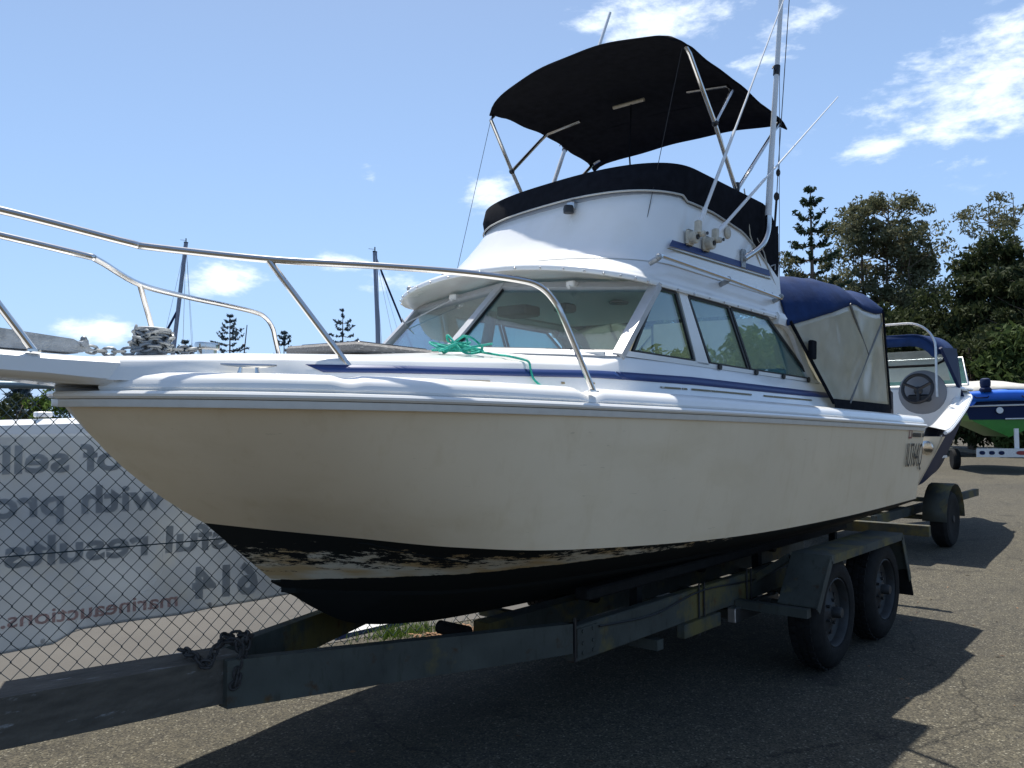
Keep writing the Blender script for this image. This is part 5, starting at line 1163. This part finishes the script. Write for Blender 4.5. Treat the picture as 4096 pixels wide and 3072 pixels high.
mb = MB(); mb.prism([q3(-1.0, -.6, .46), q3(.68, -.6, .46), q3(.68, -.6, .70), q3(-1.0, -.6, .70)], AX*.05); lb = t3l(mb, 'light_bar', M['alu'], False)
for x, w, m in ((-.86, .07, M['dblue']), (-.62, .07, M['dblue']), (-.38, .07, M['dblue']), (.12, .14, M['red']), (.45, .14, M['red'])):
    mb = MB(); P = [q3(x+w*math.copysign(abs(math.cos(a))**.7, math.cos(a)), -.605, .58+.055*math.sin(a)) for a in [2*math.pi*k/14 for k in range(14)]]; mb.prism(P, -AX*.02); t3l(mb, 'lamp', m, False)
mb = MB(); mb.beam(q3(.03, -.5, .70), q3(.03, -.5, 1.25), .10, .08, AX); t3l(mb, 'upright', M['white'], False)
for x in (-.9, .9): mb = MB(); mb.beam(q3(x*.7, -.5, .55), q3(x*.7, 4.5, .55), .07, .10); t3l(mb, 'side_rail', M['trail'], False)
for x in (-1.05, 1.15):
    mb = MB(); mb.lathe([(.1, -.1), (.27, -.1), (.31, -.06), (.31, .06), (.27, .1), (.1, .1)], (0, 0, 0), 'X', 20); mb.V = [q3(x+v.x, 1.6+v.y, .31+v.z) for v in mb.V]; t3l(mb, 'wheel', M['rubber'])
mb = MB(); mb.beam(q3(-1.1, 1.6, .4), q3(1.2, 1.6, .4), .06, .06); t3l(mb, 'axle', M['trail'], False)
# white drum beside it
mb = MB(); mb.lathe([(.26, 0), (.30, .06), (.30, .9), (.26, .98), (.1, 1.0)], q3(1.25, -.2, 0), 'Z', 20); tag(mb.build('water_drum', mat('white_plastic', (.5, .53, .56), .5), None), 'pale plastic drum beside the green boat at the right edge', 'drum')
# 4: white cabin boat far right edge
b4c = Vector((38.0, 5.2, 0)); b4 = empty('cabin_cruiser', b4c, 'white boat with raked windscreen at the far right edge beyond the blue one', 'boat')
def b4l(mb, name, m, smooth=True):
    o = mb.build(name, m, None, smooth); o.parent = b4; o.matrix_parent_inverse = Matrix.Translation(-b4c); return o
mb = MB(); mb.prism([b4c+SD*x+Vector((0, 0, z)) for x, z in ((-1.3, 2.3), (-.6, .9), (3, .9), (3, 2.6), (.2, 2.6))], AX*2.2); b4l(mb, 'hull', M['white'], False)
mb = MB(); mb.prism([b4c+SD*x+Vector((0, 0, z)) for x, z in ((-.6, 2.62), (.2, 3.35), (2.6, 3.4), (2.6, 2.62))], AX*1.8); b4l(mb, 'cabin', M['white'], False)
mb = MB(); mb.prism([b4c-AX*.02+SD*x+Vector((0, 0, z)) for x, z in ((-.25, 2.75), (.25, 3.22), (1.5, 3.25), (1.5, 2.75))], -AX*.01); b4l(mb, 'cabin_window', M['acryl'], False)
mb = MB(); mb.tube([b4c+SD*-1.0+Vector((0, 0, 2.4)), b4c+SD*-.8+Vector((0, 0, 3.0)), b4c+SD*.2+Vector((0, 0, 3.5))], .03, 6); b4l(mb, 'cabin_rail', M['alu'])

# 5: white boat just beyond the fence (left)
bf = Vector((3.6, 9.6, 0)); b5 = empty('white_motor_boat', bf, 'white boat with wide flat foredeck parked beyond the fence on the left', 'boat')
def b5l(o): o.parent = b5; o.matrix_parent_inverse = Matrix.Translation(-bf); return o
d5 = Vector((.66, -.75, 0)).normalized(); n5 = Vector((.75, .66, 0)).normalized()
def q5(a, b, z): return Vector((3.9, 9.3, 0)) + d5*a + n5*b + Vector((0, 0, z))
rows = []
for a, zt, w in ((-4.5, 1.50, 0), (-3.0, 1.53, 0), (-1.5, 1.56, 0), (-.4, 1.585, 0), (.3, 1.58, 0), (.75, 1.55, .15), (.95, 1.50, .5)):
    rows.append([q5(a-.15, w+.3, .55), q5(a-.05, w+.05, 1.15), q5(a-.02, w, zt-.075), q5(a, w, zt-.06), q5(a-.02, w+.08, zt), q5(a-.1, 1.4, zt+.03)])
V, Fc = grid(rows); b5l(MB().add(V, Fc).build('hull', M['gel'], None, ang=20))
mb = MB(); mb.box(q5(-.75, .15, 1.63), (.16, .12, .06), bev=.01); b5l(mb.build('deck_box', M['white'], None))
mb = MB(); mb.lathe([(.03, 0), (.03, .05), (.02, .06)], q5(-.15, -.02, 1.52), 'Y', 12); b5l(mb.build('bow_eye', M['dblue'], None))
mb = MB(); mb.tube([q5(-.2, .2, 1.60), q5(-.2, .2, 1.80)], .006, 6); mb.tube([q5(-.42, .3, 1.6), q5(-.3, .3, 1.78), q5(-.18, .3, 1.6)], .008, 6); b5l(mb.build('deck_stay', M['white'], None))

# ------------------------------------------------------------------ yachts' masts behind
def yacht(base, top, label, boom_px=None, lean=(0, 0)):
    base, top = Vector(base), Vector(top); g0 = Vector((base.x, base.y, 0))
    y = empty('sailing_yacht', g0, label, 'yacht', 'yachts laid up beyond the fence')
    def yl(o): o.parent = y; o.matrix_parent_inverse = Matrix.Translation(-g0); return o
    ax = Vector((.6, .8, 0)); sd2 = Vector((.8, -.6, 0)); rows = []
    for t in [-1+.2*k for k in range(11)]:
        w = 1.15*(1-abs(t)**2.2)+.02; c = g0+ax*(t*3.6); rows.append([c-sd2*w+Vector((0, 0, 1.75)), c-sd2*w*.8+Vector((0, 0, 1.1)), c+Vector((0, 0, .7)), c+sd2*w*.8+Vector((0, 0, 1.1)), c+sd2*w+Vector((0, 0, 1.75)), c+Vector((0, 0, 1.85))])
    V, Fc = grid(rows, closed_rows=True); Fc += [tuple(range(6)), tuple(len(V)-6+k for k in range(6))]; yl(MB().add(V, Fc).build('hull', M['white'], None))
    mb = MB(); mb.box(g0+Vector((0, 0, 2.0)), (1.6, 1.2, .4), Matrix.Rotation(.9, 3, 'Z'), .08); yl(mb.build('cabin', M['white'], None))
    mb = MB(); mb.box(g0+Vector((0, 0, .4)), (1.2, .15, .8), Matrix.Rotation(.9, 3, 'Z')); yl(mb.build('keel', M['dblue'], None))
    d = top-base; bb = base - d*((base.z-1.8)/d.z)
    mast = MB(); mast.tube([bb, top], [.085, .075], 10); mm = yl(mast.build('mast', mat('mast_grey', (.20, .23, .30), .5, .3), None))
    mb = MB(); mb.tube([top, top+Vector((0, 0, .18))], .02, 6); mb.box(top+Vector((0, 0, .02)), (.16, .05, .04)); mb.tube([top+Vector((0, 0, .1)), top+Vector((-.15, .15, .12))], .008, 5); o = mb.build('masthead', M['blkp'], None); o.parent = mm
    mb = MB()
    for e in (bb+ax*3.2, bb-ax*3.4, bb+sd2*1.0+ax*.6, bb+sd2*1.3-ax*.8): mb.tube([top, e], .008, 4)
    yl(mb.build('rigging', M['alu'], None))
    return y, bb, top, ax, sd2, yl
y1, bb, tp, ax, sd2, yl = yacht((15.45, 30.8, 4.31), (15.64, 30.27, 8.48), 'yacht with tall grey mast rising over the anchor windlass')
mb = MB(); mb.tube([bb+(tp-bb)*.62, bb-sd2*.75-ax*.4+Vector((0, 0, 1.6))], .045, 6); yl(mb.build('furled_sail', M['dblue'], None))
y2, bb, tp, ax, sd2, yl = yacht((18.03, 21.74, 4.11), (17.87, 21.73, 7.25), 'yacht with pale grey mast standing left of the cabin windscreen')
mb = MB(); mb.tube([bb+(tp-bb)*.98, bb+sd2*1.6+Vector((0, 0, .9))], .035, 6); yl(mb.build('furled_sail', M['dblue'], None))
an = MB(); an.tube([(21.25, 36.3, 0), (21.6, 35.78, 6.28)], [.06, .02], 6); an.sphere((21.5, 35.9, 5.3), .08, 8); tag(an.build('leaning_pole', M['blkp'], None), 'thin dark leaning pole beside the tallest distant pine on the left', 'pole')

# ------------------------------------------------------------------ trees
def leafquad(V, Fc, c, s, rng, up_=0.0):
    a = rng.random()*6.283; b = rng.uniform(-1.2, 1.2)
    u = Vector((math.cos(a)*math.cos(b), math.sin(a)*math.cos(b), math.sin(b)-up_)).normalized(); w = u.cross(Vector((rng.uniform(-1, 1), rng.uniform(-1, 1), rng.uniform(-1, 1)))).normalized()
    n = len(V); V += [c-u*s, c+w*s*.38, c+u*s, c-w*s*.38]; Fc.append((n, n+1, n+2, n+3))
def tree(name, base, height, spread, seed, label, leaf, n_clump=60, per=110, cl=.9, trunk=.25, start=.35, leafsize=.16, group=None, lean=(0, 0), stems=1, top_heavy=.5):
    rng = random.Random(seed); base = Vector(base)
    root = empty(name, base, label, 'tree', group)
    tb = MB(); tips = []
    for st in range(stems):
        ang = rng.random()*6.28; off = Vector((math.cos(ang), math.sin(ang), 0))*(.0 if stems == 1 else spread*.25)
        P = [Vector((0, 0, 0))+off*.3]; hh = height*rng.uniform(.85, .95)
        for k in range(1, 8):
            t = k/7; P.append(off*(.3+t) + Vector((lean[0]*t + rng.uniform(-.2, .2)*spread*.2, lean[1]*t + rng.uniform(-.2, .2)*spread*.2, hh*t)))
        tb.tube(P, [trunk*(1-.85*k/7)/math.sqrt(stems) for k in range(8)], 7)
        nb = max(6, n_clump//(2*stems))
        for b in range(nb):
            t = rng.uniform(start, .98); k = int(t*7); p = P[min(k, 6)].lerp(P[min(k+1, 7)], t*7-k); az = rng.random()*6.28
            prof = math.sin(math.pi*min(1, (t-start)/(1-start)*.80+.12))**.7
            L = spread*prof*rng.uniform(.55, 1.0); e = p + Vector((math.cos(az)*L, math.sin(az)*L, L*rng.uniform(.15, .75))); m_ = p.lerp(e, .5)+Vector((0, 0, L*.10*rng.uniform(-1, .6)))
            tb.tube([p, m_, e], [trunk*.28*(1-t*.6), trunk*.16*(1-t*.5), .015], 5, cap=False); tips.append(e); tips.append(m_.lerp(e, .5)+Vector((rng.uniform(-.5, .5), rng.uniform(-.5, .5), rng.uniform(0, .6))))
    V, Fc = [], []
    for i, c in enumerate(tips):
        R_ = cl*rng.uniform(.55, 1.15)
        for k in range(int(per*rng.uniform(.5, 1.2))):
            while True:
                d = Vector((rng.uniform(-1, 1), rng.uniform(-1, 1), rng.uniform(-1, 1)))
                if d.length <= 1: break
            leafquad(V, Fc, c + Vector((d.x*R_, d.y*R_, d.z*R_*.62)), leafsize*rng.uniform(.6, 1.3), rng, .5)
    mk('trunk', tb.V, tb.F, M['bark'], root)
    me = bpy.data.meshes.new('crown'); me.from_pydata([tuple(v) for v in V], [], Fc); me.materials.append(M[leaf]); link(bpy.data.objects.new('crown', me), root)
    return root
def pine(base, height, label, seed, tiers=15, rb=2.6, leaf='leafp', gap=1.0, group=None, tuft=.22, dens=1.0):
    rng = random.Random(seed); root = empty('norfolk_pine', base, label, 'tree', group)
    tb = MB(); tb.tube([(0, 0, 0), (0, 0, height*.5), (0, 0, height)], [height*.016, height*.010, .02], 7); V, Fc = [], []
    for t in range(tiers):
        f = t/(tiers-1); z = height*(.30+.68*f**.92); L = rb*(1-f)**.8*rng.uniform(.8, 1.1)+.25; nb = rng.choice((5, 6, 6))
        a0 = rng.random()*6
        for b in range(nb):
            if rng.random() > dens: continue
            az = a0 + 6.283*b/nb + rng.uniform(-.2, .2); d = Vector((math.cos(az), math.sin(az), 0)); lift = .42 if f > .7 else .16
            P = [Vector((0, 0, z)), Vector((0, 0, z))+d*L*.55+Vector((0, 0, -L*.02)), Vector((0, 0, z))+d*L+Vector((0, 0, L*lift))]
            tb.tube(P, [.035*L/2+.01, .02, .008], 4, cap=False)
            for k in range(int(40*L/rb)+18):
                u = rng.uniform(.18, 1)**.8; p = P[0].lerp(P[1], u*2) if u < .5 else P[1].lerp(P[2], u*2-1)
                leafquad(V, Fc, p + Vector((rng.uniform(-1, 1), rng.uniform(-1, 1), rng.uniform(-.3, .8)))*tuft*.5, tuft*rng.uniform(.5, 1.1), rng, -.4)
    mk('trunk', tb.V, tb.F, M['bark'], root)
    me = bpy.data.meshes.new('crown'); me.from_pydata([tuple(v) for v in V], [], Fc); me.materials.append(M[leaf]); link(bpy.data.objects.new('crown', me), root)
GT = 'trees beyond the yard'
pine((44.2, 17.2, 0), 14.2, 'tall tiered norfolk pine against the sky just right of the fly canvas', 3, rb=2.5, tiers=13, tuft=.2, dens=.9, group=GT)
tree('gum_tree', (51.9, 16.6, 0), 15.6, 3.1, 21, 'tallest spreading gum tree with open crown right of the norfolk pine', 'leafg', 220, 110, .8, .26, .26, .15, GT, stems=2)
tree('gum_tree', (46.5, 18.6, 0), 10.6, 3.0, 22, 'thin pale gum tree around the foot of the norfolk pine', 'leafg', 96, 95, .7, .14, .22, .13, GT, stems=3)
tree('gum_tree', (51.8, 14.9, 0), 13.0, 3.0, 27, 'right shoulder gum tree beside the tallest one', 'leafg', 110, 120, .85, .2, .22, .15, GT, stems=2)
tree('gum_tree', (64.9, 11.9, 0), 18.0, 2.8, 23, 'airy gum tree rising highest above the dark trees at the right', 'leafg', 66, 80, .8, .2, .42, .16, GT, stems=2)
tree('broad_tree', (46.0, 8.9, 0), 10.3, 2.3, 24, 'dark rounded tree crown below the airy gum at the right', 'leafd', 85, 190, .95, .3, .12, .18, GT)
k = 30
for (x, y, h, sp, lf, lab) in ((47.0, 13.2, 8.2, 3.0, 'leafd', 'low dark tree behind the folding top of the runabout'), (45.0, 11.2, 7.6, 3.0, 'leafd', 'dark bushy tree between the gum and the rounded crown'), (43.5, 7.0, 8.6, 3.2, 'leafd', 'dark tree mass at the right edge of the picture'),
                               (40.5, 8.9, 5.2, 2.3, 'leafd', 'brighter green small tree low in the right treeline'), (41.5, 11.8, 5.6, 2.3, 'leafd', 'low scrubby tree just above the runabout windscreen'), (45.0, 15.4, 6.5, 2.6, 'leafd', 'low tree behind the cockpit canopy end'),
                               (46.0, 20.5, 8.0, 3.0, 'leafm', 'green tree seen through the after side windows'), (44.0, 23.0, 8.2, 3.0, 'leafm', 'green tree seen through the middle side window'), (43.0, 26.0, 7.6, 2.8, 'leafm', 'green tree seen through the quarter window'),
                               (39.5, 6.4, 4.6, 2.0, 'leafm', 'yellow green shrubby tree low at the right edge'), (48.5, 5.6, 8.6, 3.2, 'leafd', 'dark tree behind the right edge of the treeline')):
    k += 1; tree('bushy_tree', (x, y, 0), h, sp, k, lab, lf, 84, 150, .9, .2, .06, .17, GT)
GP = 'distant norfolk pines'
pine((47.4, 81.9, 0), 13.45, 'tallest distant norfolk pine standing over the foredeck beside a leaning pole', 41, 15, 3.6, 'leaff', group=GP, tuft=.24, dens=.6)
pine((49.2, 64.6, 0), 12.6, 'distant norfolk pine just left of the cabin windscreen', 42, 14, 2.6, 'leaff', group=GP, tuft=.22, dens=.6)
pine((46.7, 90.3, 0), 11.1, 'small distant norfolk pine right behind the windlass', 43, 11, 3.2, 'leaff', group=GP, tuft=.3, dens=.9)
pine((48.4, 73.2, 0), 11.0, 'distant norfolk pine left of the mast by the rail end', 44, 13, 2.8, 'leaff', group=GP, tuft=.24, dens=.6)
k = 50
for (x, y, h, lab) in ((12.5, 46.0, 2.3, 'low green tree behind the fence at the left edge'), (14.5, 44.5, 2.7, 'bushy green tree behind the fence, second from the left edge'), (16.2, 42.5, 3.3, 'taller green tree beside the stem behind the fence'), (18.0, 41.0, 3.0, 'green tree touching the boat stem behind the fence'), (20, 39, 3.0, 'green tree hidden mostly by the bow')):
    k += 1; tree('garden_tree', (x, y, 0), h, 1.6, k, lab, 'leafb' if k % 2 else 'leafd', 40, 110, .55, .1, .05, .12, 'trees behind the fence on the left')
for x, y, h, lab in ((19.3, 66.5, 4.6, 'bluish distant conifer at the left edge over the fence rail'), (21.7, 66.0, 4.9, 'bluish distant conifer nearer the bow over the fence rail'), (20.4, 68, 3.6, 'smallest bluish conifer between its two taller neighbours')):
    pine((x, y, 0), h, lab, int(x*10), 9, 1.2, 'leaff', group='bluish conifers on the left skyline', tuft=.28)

# the row of trees to the right of the yard that the side windows mirror
k = 70
for (x, y, h, lab) in ((24.0, -17.5, 7.2, 'leafy tree off to the right of the yard, nearest of its row'), (28.0, -15.8, 7.8, 'leafy tree off to the right of the yard, second of its row'), (31.5, -13.5, 7.0, 'leafy tree off to the right of the yard, third of its row'), (35.0, -11.0, 7.6, 'leafy tree off to the right of the yard, fourth of its row'), (38.0, -7.5, 7.0, 'leafy tree off to the right of the yard, last of its row')):
    k += 1; tree('bushy_tree', (x, y, 0), h, 2.8, k, lab, 'leafb', 70, 110, 1.0, .2, .05, .2, 'row of trees right of the yard')
